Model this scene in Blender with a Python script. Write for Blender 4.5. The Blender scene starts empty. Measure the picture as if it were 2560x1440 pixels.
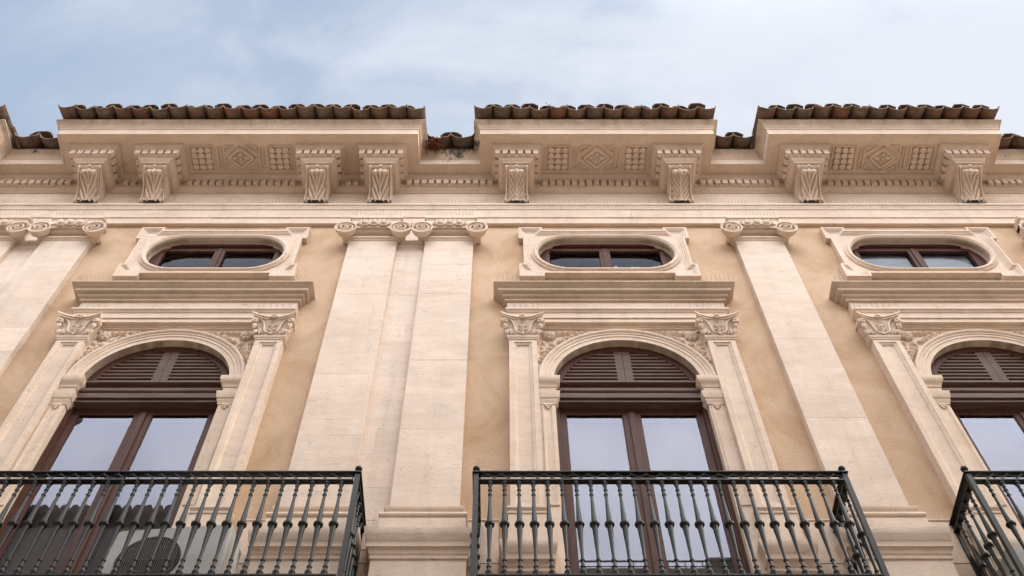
import bpy, bmesh, math, random
from math import sin, cos, pi, radians, sqrt, atan2
from mathutils import Vector
R = random.Random(11)
SC = bpy.context.scene
COL = SC.collection

# ------------------------------------------------------------------ camera
cam_d = bpy.data.cameras.new('camera')
cam = bpy.data.objects.new('camera', cam_d)
COL.objects.link(cam)
SC.camera = cam
cam_d.sensor_width = 36.0
cam_d.lens = 2700 / 2560 * 36
cam_d.shift_x = 20 / 2560
cam_d.clip_start = 0.1
cam_d.clip_end = 2000
CAMY = -6.4
PITCH = math.atan(2700 / 1585)
cam.location = (0, CAMY, 1.6)
cam.rotation_euler = (radians(90) + PITCH, 0, 0)

# ------------------------------------------------------------------ world: hazy overcast sky
SUN_EL, SUN_AZ = radians(47), radians(170)     # azimuth from +y towards +x (behind the camera, a little right)
sdir = Vector((sin(SUN_AZ) * cos(SUN_EL), cos(SUN_AZ) * cos(SUN_EL), sin(SUN_EL)))
w = bpy.data.worlds.new('World')
SC.world = w
w.use_nodes = True
nt = w.node_tree
nt.nodes.clear()
def N(tree, t, **kw):
    n = tree.nodes.new(t)
    for k, v in kw.items():
        if k.startswith('i_'):
            n.inputs[k[2:].replace('_', ' ')].default_value = v
        else:
            setattr(n, k, v)
    return n
L = nt.links.new
sky = N(nt, 'ShaderNodeTexSky', sky_type='NISHITA', sun_disc=False)
sky.sun_elevation = SUN_EL
sky.sun_rotation = SUN_AZ
tc = N(nt, 'ShaderNodeTexCoord')
mp = N(nt, 'ShaderNodeMapping')
mp.inputs['Scale'].default_value = (1.5, 2.6, 1.0)
mp.inputs['Location'].default_value = (3.2, 1.3, 0.4)
L(tc.outputs['Generated'], mp.inputs['Vector'])
nz = N(nt, 'ShaderNodeTexNoise', i_Scale=3.4, i_Detail=8.0, i_Roughness=0.55, i_Distortion=0.5)
L(mp.outputs['Vector'], nz.inputs['Vector'])
sep = N(nt, 'ShaderNodeSeparateXYZ')
L(tc.outputs['Generated'], sep.inputs[0])
mx = N(nt, 'ShaderNodeMath', operation='MULTIPLY_ADD')
mx.inputs[1].default_value = 0.78
mx.inputs[2].default_value = 0.13
L(sep.outputs['X'], mx.inputs[0])
ad = N(nt, 'ShaderNodeMath', operation='ADD')
L(nz.outputs['Fac'], ad.inputs[0])
L(mx.outputs[0], ad.inputs[1])
rmp = N(nt, 'ShaderNodeMapRange', interpolation_type='SMOOTHSTEP')
rmp.inputs['From Min'].default_value = 0.31
rmp.inputs['From Max'].default_value = 0.92
L(ad.outputs[0], rmp.inputs['Value'])
# thin-cloud radiance: blue gaps to white
cl = N(nt, 'ShaderNodeMix', data_type='RGBA')
cl.inputs['A'].default_value = (3.1, 3.8, 4.95, 1)
cl.inputs['B'].default_value = (5.9, 6.2, 6.75, 1)
L(rmp.outputs['Result'], cl.inputs['Factor'])
mixs = N(nt, 'ShaderNodeMix', data_type='RGBA')
mixs.inputs['Factor'].default_value = 0.9
L(sky.outputs['Color'], mixs.inputs['A'])
L(cl.outputs['Result'], mixs.inputs['B'])
# the sun behind the cloud layer: a wide glow around its direction
dt = N(nt, 'ShaderNodeVectorMath', operation='DOT_PRODUCT')
dt.inputs[1].default_value = sdir
L(tc.outputs['Generated'], dt.inputs[0])
pw = N(nt, 'ShaderNodeMapRange', interpolation_type='SMOOTHSTEP')
pw.inputs['From Min'].default_value = 0.50
pw.inputs['From Max'].default_value = 0.985
L(dt.outputs['Value'], pw.inputs['Value'])
gl = N(nt, 'ShaderNodeVectorMath', operation='SCALE')
gl.inputs[0].default_value = (35.0, 35.0, 36.5)
gv = N(nt, 'ShaderNodeMath', operation='MULTIPLY_ADD')
gv.inputs[1].default_value = 1.1
gv.inputs[2].default_value = 0.45
L(nz.outputs['Fac'], gv.inputs[0])
gw = N(nt, 'ShaderNodeMath', operation='MULTIPLY')
L(pw.outputs[0], gw.inputs[0])
L(gv.outputs[0], gw.inputs[1])
L(gw.outputs[0], gl.inputs['Scale'])
sm = N(nt, 'ShaderNodeVectorMath', operation='ADD')
L(mixs.outputs['Result'], sm.inputs[0])
L(gl.outputs[0], sm.inputs[1])
bg = N(nt, 'ShaderNodeBackground')
bg.inputs['Strength'].default_value = 0.1
L(sm.outputs[0], bg.inputs['Color'])
wo = N(nt, 'ShaderNodeOutputWorld')
L(bg.outputs[0], wo.inputs['Surface'])

# ------------------------------------------------------------------ sun (veiled)
sd = bpy.data.lights.new('sun', 'SUN')
sd.energy = 1.5
sd.angle = radians(18)
sd.color = (1.0, 0.88, 0.72)
sun = bpy.data.objects.new('sun', sd)
COL.objects.link(sun)
SUNL_EL, SUNL_AZ = radians(40), radians(101)
sun_dir = Vector((sin(SUNL_AZ) * cos(SUNL_EL), cos(SUNL_AZ) * cos(SUNL_EL), sin(SUNL_EL)))
sun.rotation_euler = sun_dir.to_track_quat('Z', 'Y').to_euler()
sun.location = (20, -20, 40)

SC.view_settings.view_transform = 'Standard'
SC.view_settings.look = 'None'
SC.view_settings.gamma = 1
SC.view_settings.exposure = 0.60

# ------------------------------------------------------------------ materials
def mat(name):
    m = bpy.data.materials.new(name)
    m.use_nodes = True
    t = m.node_tree
    b = t.nodes['Principled BSDF']
    return m, t, b

def ramp(t, stops):
    r = N(t, 'ShaderNodeValToRGB')
    e = r.color_ramp.elements
    while len(e) < len(stops):
        e.new(0.5)
    for i, (p, c) in enumerate(stops):
        e[i].position = p
        e[i].color = c if len(c) == 4 else (*c, 1)
    return r

def mixc(t, fac, a, b, bt='MIX'):
    m = N(t, 'ShaderNodeMix', data_type='RGBA', blend_type=bt)
    for k, v in (('Factor', fac), ('A', a), ('B', b)):
        if isinstance(v, (int, float)):
            m.inputs[k].default_value = v
        elif isinstance(v, tuple):
            m.inputs[k].default_value = v if len(v) == 4 else (*v, 1)
        else:
            t.links.new(v, m.inputs[k])
    return m.outputs['Result']

def noise(t, vec, scale, detail=4, rough=0.55, vscale=None, dist=0.0):
    n = N(t, 'ShaderNodeTexNoise', i_Scale=scale, i_Detail=detail, i_Roughness=rough, i_Distortion=dist)
    if vscale:
        mpn = N(t, 'ShaderNodeMapping')
        mpn.inputs['Scale'].default_value = vscale
        t.links.new(vec, mpn.inputs['Vector'])
        vec = mpn.outputs['Vector']
    t.links.new(vec, n.inputs['Vector'])
    return n.outputs['Fac']

def stone(name, c1, c2, pit=0.55, lichen=0.0, island=0.0, rough=0.85, pitc=(0.30, 0.20, 0.14), bump=0.25):
    m, t, b = mat(name)
    g = N(t, 'ShaderNodeNewGeometry')
    P = g.outputs['Position']
    big = noise(t, P, 1.1, 5, 0.6)
    med = noise(t, P, 5.0, 6, 0.65, (0.6, 1, 1.9))
    f = N(t, 'ShaderNodeMath', operation='MULTIPLY_ADD')
    f.inputs[1].default_value = 0.5
    t.links.new(big, f.inputs[0])
    h = N(t, 'ShaderNodeMath', operation='MULTIPLY')
    h.inputs[1].default_value = 0.5
    t.links.new(med, h.inputs[0])
    t.links.new(h.outputs[0], f.inputs[2])
    r = ramp(t, [(0.36, c2), (0.62, c1)])
    t.links.new(f.outputs[0], r.inputs[0])
    col = r.outputs[0]
    if island:
        rr = ramp(t, [(0, (1 - island,) * 3), (1, (1, 1, 1))])
        t.links.new(g.outputs['Random Per Island'], rr.inputs[0])
        col = mixc(t, 1.0, col, rr.outputs[0], 'MULTIPLY')
    # travertine flecks, stretched along the bedding
    fl = noise(t, P, 15.0, 6, 0.74, (0.42, 1.0, 1.5), 0.6)
    fr = ramp(t, [(0.62, (0, 0, 0)), (0.70, (1, 1, 1))])
    t.links.new(fl, fr.inputs[0])
    fm = N(t, 'ShaderNodeMath', operation='MULTIPLY')
    fm.inputs[1].default_value = pit
    t.links.new(fr.outputs[0], fm.inputs[0])
    col = mixc(t, fm.outputs[0], col, pitc)
    # soft grey weathering patches
    gp = noise(t, P, 2.6, 6, 0.62, (1, 1, 0.7))
    gr = ramp(t, [(0.56, (0, 0, 0)), (0.76, (0.42,) * 3)])
    t.links.new(gp, gr.inputs[0])
    col = mixc(t, gr.outputs[0], col, tuple(v * k for v, k in zip(c2, (0.72, 0.74, 0.76))))
    # faint rain streaks
    sk = noise(t, P, 1.0, 5, 0.65, (6.5, 6.5, 0.42), 0.3)
    skr = ramp(t, [(0.52, (0, 0, 0)), (0.76, (0.55,) * 3)])
    t.links.new(sk, skr.inputs[0])
    skm = N(t, 'ShaderNodeMath', operation='MULTIPLY')
    t.links.new(skr.outputs[0], skm.inputs[0])
    t.links.new(noise(t, P, 0.7, 3, 0.5), skm.inputs[1])
    col = mixc(t, skm.outputs[0], col, tuple(v * k for v, k in zip(c2, (0.62, 0.62, 0.62))))
    # hairline cracks
    vo = N(t, 'ShaderNodeTexVoronoi', feature='DISTANCE_TO_EDGE', i_Scale=1.7)
    wv = N(t, 'ShaderNodeVectorMath', operation='ADD')
    nv = N(t, 'ShaderNodeTexNoise', i_Scale=3.0, i_Detail=4.0)
    t.links.new(P, nv.inputs['Vector'])
    t.links.new(P, wv.inputs[0])
    t.links.new(nv.outputs['Color'], wv.inputs[1])
    t.links.new(wv.outputs[0], vo.inputs['Vector'])
    cr = ramp(t, [(0.0, (0.5,) * 3), (0.006, (0, 0, 0))])
    t.links.new(vo.outputs['Distance'], cr.inputs[0])
    col = mixc(t, cr.outputs[0], col, pitc)
    if lichen:
        la = noise(t, P, 8.5, 8, 0.80, (1, 1, 0.75))
        lb = noise(t, P, 1.3, 3, 0.5)
        lm = N(t, 'ShaderNodeMath', operation='MULTIPLY')
        t.links.new(la, lm.inputs[0])
        t.links.new(lb, lm.inputs[1])
        # an extra damp patch where the gutter between two cornice blocks drips
        dv = N(t, 'ShaderNodeVectorMath', operation='DISTANCE')
        dv.inputs[1].default_value = (-0.60, -0.44, 15.40)
        t.links.new(P, dv.inputs[0])
        dm = N(t, 'ShaderNodeMapRange')
        dm.inputs['From Min'].default_value = 0.15
        dm.inputs['From Max'].default_value = 0.75
        dm.inputs['To Min'].default_value = 0.135
        dm.inputs['To Max'].default_value = 0.0
        t.links.new(dv.outputs['Value'], dm.inputs['Value'])
        sz = N(t, 'ShaderNodeSeparateXYZ')
        t.links.new(P, sz.inputs[0])
        zr = N(t, 'ShaderNodeMapRange')
        zr.inputs['From Min'].default_value = 15.22
        zr.inputs['From Max'].default_value = 15.60
        zr.inputs['To Min'].default_value = -0.16
        zr.inputs['To Max'].default_value = 0.022
        t.links.new(sz.outputs['Z'], zr.inputs['Value'])
        za = N(t, 'ShaderNodeMath', operation='ADD')
        t.links.new(lm.outputs[0], za.inputs[0])
        t.links.new(zr.outputs['Result'], za.inputs[1])
        la2 = N(t, 'ShaderNodeMath', operation='ADD')
        t.links.new(za.outputs[0], la2.inputs[0])
        t.links.new(dm.outputs['Result'], la2.inputs[1])
        lr = ramp(t, [(0.335, (0, 0, 0)), (0.385, (lichen,) * 3)])
        t.links.new(la2.outputs[0], lr.inputs[0])
        gs = noise(t, P, 1.0, 5, 0.7, (7.0, 7.0, 0.7))
        gm = N(t, 'ShaderNodeMapRange')
        gm.inputs['From Min'].default_value = 15.40
        gm.inputs['From Max'].default_value = 15.53
        t.links.new(sz.outputs['Z'], gm.inputs['Value'])
        gq = ramp(t, [(0.38, (0.12,) * 3), (0.68, (0.75,) * 3)])
        t.links.new(gs, gq.inputs[0])
        gx = N(t, 'ShaderNodeMath', operation='MULTIPLY')
        t.links.new(gq.outputs[0], gx.inputs[0])
        t.links.new(gm.outputs['Result'], gx.inputs[1])
        col = mixc(t, gx.outputs[0], col, (0.27, 0.215, 0.15))
        col = mixc(t, lr.outputs[0], col, (0.05, 0.047, 0.036))
    t.links.new(col, b.inputs['Base Color'])
    b.inputs['Roughness'].default_value = rough
    b.inputs['Specular IOR Level'].default_value = 0.2
    bn = noise(t, P, 34.0, 6, 0.7, (0.7, 1, 1.3))
    hb = N(t, 'ShaderNodeMath', operation='MULTIPLY_ADD')
    hb.inputs[1].default_value = -0.8
    t.links.new(fr.outputs[0], hb.inputs[0])
    t.links.new(bn, hb.inputs[2])
    bp = N(t, 'ShaderNodeBump', i_Strength=bump, i_Distance=0.02)
    t.links.new(hb.outputs[0], bp.inputs['Height'])
    t.links.new(bp.outputs[0], b.inputs['Normal'])
    return m

M = {}
M['shaft'] = stone('pale_travertine', (0.765, 0.64, 0.53), (0.64, 0.515, 0.41), pit=0.6, island=0.09)
M['stone'] = stone('carved_limestone', (0.72, 0.59, 0.475), (0.61, 0.48, 0.37), pit=0.45, bump=0.22)
M['cornice'] = stone('weathered_limestone', (0.69, 0.555, 0.44), (0.585, 0.455, 0.35), pit=0.3, lichen=0.9, bump=0.3)

M['hood'] = stone('dark_limestone', (0.60, 0.475, 0.37), (0.46, 0.36, 0.27), pit=0.35, bump=0.22)  # darker, browner tone of the limestone, used on the whole window hood

def plaster():
    m, t, b = mat('ochre_plaster')
    g = N(t, 'ShaderNodeNewGeometry')
    P = g.outputs['Position']
    a = noise(t, P, 1.5, 7, 0.62, (1, 1, 0.8), 0.8)
    r = ramp(t, [(0.3, (0.475, 0.315, 0.19)), (0.52, (0.575, 0.41, 0.274)), (0.72, (0.645, 0.475, 0.33))])
    t.links.new(a, r.inputs[0])
    s = noise(t, P, 60, 3, 0.6)
    sr = ramp(t, [(0.35, (0.86, 0.86, 0.86)), (0.65, (1, 1, 1))])
    t.links.new(s, sr.inputs[0])
    c = mixc(t, 1.0, r.outputs[0], sr.outputs[0], 'MULTIPLY')
    k = noise(t, P, 9, 6, 0.7, (1, 1, 0.5), 1.5)
    kr = ramp(t, [(0.60, (0, 0, 0)), (0.72, (0.5, 0.5, 0.5))])
    t.links.new(k, kr.inputs[0])
    c = mixc(t, kr.outputs[0], c, (0.42, 0.27, 0.165))
    t.links.new(c, b.inputs['Base Color'])
    b.inputs['Roughness'].default_value = 0.92
    b.inputs['Specular IOR Level'].default_value = 0.15
    bp = N(t, 'ShaderNodeBump', i_Strength=0.35, i_Distance=0.02)
    bn = noise(t, P, 26, 6, 0.7)
    t.links.new(bn, bp.inputs['Height'])
    t.links.new(bp.outputs[0], b.inputs['Normal'])
    return m
M['plaster'] = plaster()

def wood(name, c1, c2, sc=(30, 30, 3)):
    m, t, b = mat(name)
    g = N(t, 'ShaderNodeNewGeometry')
    P = g.outputs['Position']
    a = noise(t, P, 1.0, 6, 0.6, sc, 0.4)
    r = ramp(t, [(0.3, c1), (0.7, c2)])
    t.links.new(a, r.inputs[0])
    k = noise(t, P, 3.0, 5, 0.6)
    kr = ramp(t, [(0.45, (0, 0, 0)), (0.75, (0.4,) * 3)])
    t.links.new(k, kr.inputs[0])
    c = mixc(t, kr.outputs[0], r.outputs[0], (0.10, 0.060, 0.045))
    t.links.new(c, b.inputs['Base Color'])
    b.inputs['Roughness'].default_value = 0.55
    b.inputs['Specular IOR Level'].default_value = 0.13
    bp = N(t, 'ShaderNodeBump', i_Strength=0.25, i_Distance=0.008)
    t.links.new(a, bp.inputs['Height'])
    t.links.new(bp.outputs[0], b.inputs['Normal'])
    return m
M['wood'] = wood('brown_timber', (0.060, 0.024, 0.016), (0.095, 0.042, 0.029))
M['wood_h'] = wood('weathered_timber', (0.070, 0.036, 0.024), (0.13, 0.082, 0.062), (3, 30, 30))

def glass(name, refl, tint, ior=1.5):
    m, t, b = mat(name)
    out = t.nodes['Material Output']
    fr = N(t, 'ShaderNodeFresnel', i_IOR=ior)
    mr = N(t, 'ShaderNodeMath', operation='MULTIPLY_ADD', use_clamp=True)
    mr.inputs[1].default_value = 1.0
    mr.inputs[2].default_value = refl
    t.links.new(fr.outputs[0], mr.inputs[0])
    gl_ = N(t, 'ShaderNodeBsdfGlossy', i_Roughness=0.0)
    gl_.inputs['Color'].default_value = (0.83, 0.86, 1.0, 1)
    tr = N(t, 'ShaderNodeBsdfTransparent')
    tr.inputs['Color'].default_value = tint
    mxs = N(t, 'ShaderNodeMixShader')
    t.links.new(mr.outputs[0], mxs.inputs[0])
    t.links.new(tr.outputs[0], mxs.inputs[1])
    t.links.new(gl_.outputs[0], mxs.inputs[2])
    t.links.new(mxs.outputs[0], out.inputs['Surface'])
    return m
M['glass'] = glass('window_glass', 0.03, (0.75, 0.75, 0.75, 1))

def frosted():
    m, t, b = mat('frosted_glass')
    g = N(t, 'ShaderNodeNewGeometry')
    r = ramp(t, [(0.3, (0.46, 0.50, 0.53)), (0.7, (0.66, 0.72, 0.76))])
    t.links.new(noise(t, g.outputs['Position'], 5, 5, 0.6), r.inputs[0])
    t.links.new(r.outputs[0], b.inputs['Base Color'])
    b.inputs['Roughness'].default_value = 0.35
    return m
M['frosted'] = frosted()

def simple(name, c, rough=0.6, metal=0.0, var=0.15, sc=8.0, spec=0.5):
    m, t, b = mat(name)
    g = N(t, 'ShaderNodeNewGeometry')
    r = ramp(t, [(0.3, tuple(v * (1 - var) for v in c)), (0.7, tuple(min(1, v * (1 + var)) for v in c))])
    t.links.new(noise(t, g.outputs['Position'], sc, 5, 0.6), r.inputs[0])
    t.links.new(r.outputs[0], b.inputs['Base Color'])
    b.inputs['Roughness'].default_value = rough
    b.inputs['Metallic'].default_value = metal
    b.inputs['Specular IOR Level'].default_value = spec
    return m
M['iron'] = simple('dark_painted_iron', (0.0095, 0.0105, 0.0095), 0.45, 0, 0.3, 30, 0.28)
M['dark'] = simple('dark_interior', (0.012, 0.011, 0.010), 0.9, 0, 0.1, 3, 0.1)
M['curtain'] = simple('white_cloth', (0.72, 0.75, 0.80), 0.9, 0, 0.06, 12, 0.1)
M['net'] = simple('grey_net_curtain', (0.40, 0.36, 0.33), 0.95, 0, 0.04, 1.5, 0.05)
M['acbody'] = simple('light_grey_casing', (0.50, 0.50, 0.47), 0.45, 0, 0.04, 4)
M['acgrille'] = simple('black_plastic', (0.012, 0.012, 0.012), 0.5, 0, 0.1, 10)
M['wire'] = simple('steel_wire', (0.20, 0.165, 0.13), 0.5, 0, 0.1, 10, 0.3)
M['dry'] = simple('dry_plant', (0.17, 0.062, 0.032), 0.9, 0, 0.4, 40, 0.1)
M['weed'] = simple('weed_stem', (0.10, 0.085, 0.05), 0.9, 0, 0.3, 20, 0.1)
M['glass_dark'] = glass('dark_window_glass', -0.075, (0.8, 0.8, 0.8, 1))
M['street'] = simple('street_paving', (0.55, 0.47, 0.38), 0.85, 0, 0.25, 2.5, 0.3)
M['opp'] = simple('opposite_plaster', (0.84, 0.77, 0.69), 0.9, 0, 0.06, 1.0, 0.1)
M['opp_tile'] = simple('mirrored_tile', (0.36, 0.33, 0.33), 0.8, 0, 0.2, 5)
M['gutter'] = simple('grey_gutter', (0.10, 0.095, 0.10), 0.5, 0, 0.2, 6)

def tilemat():
    m, t, b = mat('weathered_roof_tile')
    g = N(t, 'ShaderNodeNewGeometry')
    P = g.outputs['Position']
    r = ramp(t, [(0.0, (0.16, 0.118, 0.088)), (0.3, (0.215, 0.155, 0.11)), (0.55, (0.21, 0.125, 0.088)),
                 (0.75, (0.19, 0.135, 0.095)), (1.0, (0.24, 0.10, 0.064))])
    t.links.new(g.outputs['Random Per Island'], r.inputs[0])
    a = noise(t, P, 9, 7, 0.72)
    ar = ramp(t, [(0.42, (0, 0, 0)), (0.62, (0.85,) * 3)])
    t.links.new(a, ar.inputs[0])
    c = mixc(t, ar.outputs[0], r.outputs[0], (0.095, 0.075, 0.056))
    l = noise(t, P, 22, 6, 0.75)
    lr = ramp(t, [(0.58, (0, 0, 0)), (0.68, (0.6,) * 3)])
    t.links.new(l, lr.inputs[0])
    c = mixc(t, lr.outputs[0], c, (0.27, 0.215, 0.155))
    t.links.new(c, b.inputs['Base Color'])
    b.inputs['Roughness'].default_value = 0.9
    b.inputs['Specular IOR Level'].default_value = 0.2
    bp = N(t, 'ShaderNodeBump', i_Strength=0.4, i_Distance=0.02)
    t.links.new(a, bp.inputs['Height'])
    t.links.new(bp.outputs[0], b.inputs['Normal'])
    return m
M['tile'] = tilemat()

# ------------------------------------------------------------------ mesh helpers
class MB:
    def __init__(s):
        s.v, s.f = [], []
    def add(s, vs, fs):
        o = len(s.v)
        s.v += [tuple(p) for p in vs]
        s.f += [tuple(i + o for i in f) for f in fs]
    def box(s, x0, x1, y0, y1, z0, z1):
        s.add([(x0, y0, z0), (x1, y0, z0), (x1, y1, z0), (x0, y1, z0), (x0, y0, z1), (x1, y0, z1), (x1, y1, z1), (x0, y1, z1)],
              [(0, 3, 2, 1), (4, 5, 6, 7), (0, 1, 5, 4), (1, 2, 6, 5), (2, 3, 7, 6), (3, 0, 4, 7)])
    def grid(s, fn, nu, nv, wrapu=False):
        vs = [fn(i / (nu if wrapu else nu - 1), j / (nv - 1)) for j in range(nv) for i in range(nu)]
        fs = []
        for j in range(nv - 1):
            for i in range(nu if wrapu else nu - 1):
                k = (i + 1) % nu
                fs.append((j * nu + i, j * nu + k, (j + 1) * nu + k, (j + 1) * nu + i))
        s.add(vs, fs)
    def lathe(s, prof, c=(0, 0, 0), axis='z', seg=14, caps=True):
        vs, fs = [], []
        n = len(prof)
        for r, h in prof:
            for i in range(seg):
                a = 2 * pi * i / seg
                if axis == 'z':
                    vs.append((c[0] + r * cos(a), c[1] + r * sin(a), c[2] + h))
                else:
                    vs.append((c[0] + r * cos(a), c[1] + h, c[2] + r * sin(a)))
        for j in range(n - 1):
            for i in range(seg):
                k = (i + 1) % seg
                fs.append((j * seg + i, j * seg + k, (j + 1) * seg + k, (j + 1) * seg + i))
        if caps:
            fs.append(tuple(range(seg - 1, -1, -1)))
            fs.append(tuple((n - 1) * seg + i for i in range(seg)))
        s.add(vs, fs)
    def tube(s, pts, r, seg=6, flat=None):
        pts = [Vector(p) for p in pts]
        n = len(pts)
        rs = r if isinstance(r, (list, tuple)) else [r] * n
        vs, fs = [], []
        up = Vector((0.13, 0.31, 0.94))
        for i, p in enumerate(pts):
            d = (pts[min(i + 1, n - 1)] - pts[max(i - 1, 0)]).normalized()
            a = d.cross(up)
            if a.length < 1e-3:
                a = d.cross(Vector((1, 0, 0)))
            a.normalize()
            b = d.cross(a).normalized()
            for k in range(seg):
                t = 2 * pi * k / seg + pi / seg
                vs.append(p + (a * cos(t) + b * sin(t)) * rs[i])
        for i in range(n - 1):
            for k in range(seg):
                k2 = (k + 1) % seg
                fs.append((i * seg + k, i * seg + k2, (i + 1) * seg + k2, (i + 1) * seg + k))
        fs.append(tuple(range(seg)))
        fs.append(tuple((n - 1) * seg + k for k in range(seg - 1, -1, -1)))
        s.add(vs, fs)
    def ball(s, c, rx, ry=None, rz=None, seg=12, rings=8):
        ry = ry or rx
        rz = rz or rx
        s.grid(lambda u, v: (c[0] + rx * sin(pi * min(max(v, .001), .999)) * cos(2 * pi * u),
                             c[1] + ry * sin(pi * min(max(v, .001), .999)) * sin(2 * pi * u),
                             c[2] + rz * cos(pi * v)), seg, rings, True)
    def leaf(s, c, ang, ln, wd, th, y=None):
        """a carved leaf lying in the wall plane, pointing along ang, bulging towards -y"""
        ca, sa = cos(ang), sin(ang)
        def fn(u, v):
            a = (v - 0.0) * ln
            ww = wd * (sin(pi * min(v * 0.95 + 0.03, 1)) ** 0.8) * (1 + 0.12 * cos(v * 22))
            q = (u * 2 - 1)
            h = th * (1 - q * q) * sin(pi * min(v + 0.05, 1)) - th * 0.35 * max(0, 1 - abs(q) * 6)
            return (c[0] + ca * a - sa * q * ww, c[1] - max(h, 0) - 0.001, c[2] + sa * a + ca * q * ww)
        s.grid(fn, 7, 7)
    def sweep(s, path, prof, fmap, closed=False):
        n = len(path)
        P2 = [Vector((p[0], p[1])) for p in path]
        m = []
        for i in range(n):
            ns = []
            if closed or i > 0:
                d = (P2[i] - P2[i - 1]).normalized()
                ns.append(Vector((d.y, -d.x)))
            if closed or i < n - 1:
                d = (P2[(i + 1) % n] - P2[i]).normalized()
                ns.append(Vector((d.y, -d.x)))
            if len(ns) == 1:
                m.append(ns[0])
            else:
                m.append((ns[0] + ns[1]) / max(1 + ns[0].dot(ns[1]), 0.2))
        k = len(prof)
        vs = []
        for i in range(n):
            for o, h in prof:
                q = P2[i] + m[i] * o
                vs.append(fmap(q.x, q.y, h))
        fs = []
        for i in range(n if closed else n - 1):
            j = (i + 1) % n
            for a in range(k - 1):
                fs.append((i * k + a, j * k + a, j * k + a + 1, i * k + a + 1))
        if not closed and k > 2:
            fs.append(tuple(range(k)))
            fs.append(tuple((n - 1) * k + a for a in range(k - 1, -1, -1)))
        s.add(vs, fs)
    def hole_plate(s, rect, curve, y0, y1=None):
        """rect (x0,x1,z0,z1) minus the closed curve, at depth y0; with y1 also the reveal of the hole back to y1"""
        x0, x1, z0, z1 = rect
        cx, cz = (x0 + x1) / 2, sum(p[1] for p in curve) / len(curve)
        cz = min(max(cz, z0 + 1e-3), z1 - 1e-3)
        def proj(p):
            dx, dz = p[0] - cx, p[1] - cz
            ts = []
            if dx > 1e-9: ts.append(((x1 - cx) / dx, 0))
            if dx < -1e-9: ts.append(((x0 - cx) / dx, 2))
            if dz > 1e-9: ts.append(((z1 - cz) / dz, 1))
            if dz < -1e-9: ts.append(((z0 - cz) / dz, 3))
            t, sd_ = min(ts)
            return (cx + dx * t, cz + dz * t), sd_
        cor = {(0, 1): (x1, z1), (1, 0): (x1, z1), (1, 2): (x0, z1), (2, 1): (x0, z1), (2, 3): (x0, z0), (3, 2): (x0, z0), (3, 0): (x1, z0), (0, 3): (x1, z0)}
        n = len(curve)
        for i in range(n):
            a, b = curve[i], curve[(i + 1) % n]
            (pa, sa), (pb, sb) = proj(a), proj(b)
            ring = [a, pa] + ([cor[(sa, sb)]] if sa != sb and (sa, sb) in cor else []) + [pb, b]
            s.add([(q[0], y0, q[1]) for q in ring], [tuple(range(len(ring)))])
        if y1 is not None:
            vs = [(p[0], y0, p[1]) for p in curve] + [(p[0], y1, p[1]) for p in curve]
            s.add(vs, [(i, (i + 1) % n, n + (i + 1) % n, n + i) for i in range(n)])

ORG = {}
def build(mb, name, material, parent=None, origin=(0, 0, 0), angle=32):
    me = bpy.data.meshes.new(name)
    me.from_pydata([(x - origin[0], y - origin[1], z - origin[2]) for x, y, z in mb.v], [], mb.f)
    bm = bmesh.new()
    bm.from_mesh(me)
    bmesh.ops.recalc_face_normals(bm, faces=bm.faces)
    bm.to_mesh(me)
    bm.free()
    me.polygons.foreach_set('use_smooth', [True] * len(me.polygons))
    me.set_sharp_from_angle(angle=radians(angle))
    me.materials.append(M[material] if isinstance(material, str) else material)
    o = bpy.data.objects.new(name, me)
    COL.objects.link(o)
    place(o, parent, origin)
    return o
def place(o, parent, origin):
    ORG[o.name] = Vector(origin)
    if parent:
        o.parent = parent
        o.location = Vector(origin) - ORG[parent.name]
    else:
        o.location = origin
def empty(name, loc, label=None, cat=None, group=None):
    o = bpy.data.objects.new(name, None)
    o.empty_display_size = 0.3
    COL.objects.link(o)
    place(o, None, loc)
    if label: tag(o, label, cat, group)
    return o
def tag(o, label=None, cat=None, group=None, kind=None):
    if label: o['label'] = label
    if cat: o['category'] = cat
    if group: o['group'] = group
    if kind: o['kind'] = kind
    return o
def dup(o, parent, origin):
    c = o.copy()
    COL.objects.link(c)
    place(c, parent, origin)
    return c
PLAN = lambda a, b, h: (a, b, h)          # path in plan, h = height
FACE = lambda a, b, h: (a, h, b)          # path on the facade, h = depth

# ------------------------------------------------------------------ layout (metres)
WX = [-3.55, 1.255, 5.115]                                   # window axes
PX = [-6.413, -5.462, -1.634, -0.683, 3.186, 6.93]           # pilaster axes
BRK = [-7.28, -5.565, -4.687, -2.506, -1.657, 0.17, 2.363, 4.09, 6.255, 7.97]
BLK = [(-10.5, -6.93), (-6.05, -1.163), (-0.325, 2.84), (3.576, 6.735), (7.48, 10.6)]
XL, XR = -11.0, 11.0

# ------------------------------------------------------------------ setting: street
mb = MB()
mb.add([(-400, -400, 0), (400, -400, 0), (400, 400, 0), (-400, 400, 0)], [(0, 1, 2, 3)])
tag(build(mb, 'street', 'street'), kind='structure')

# ================================================================== THE BUILDING
BLD = empty('building', (0.0, 4.0, 0.0), 'cream and ochre classical palace facade with pilasters, arched windows and tiled eaves', 'building')

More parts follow.
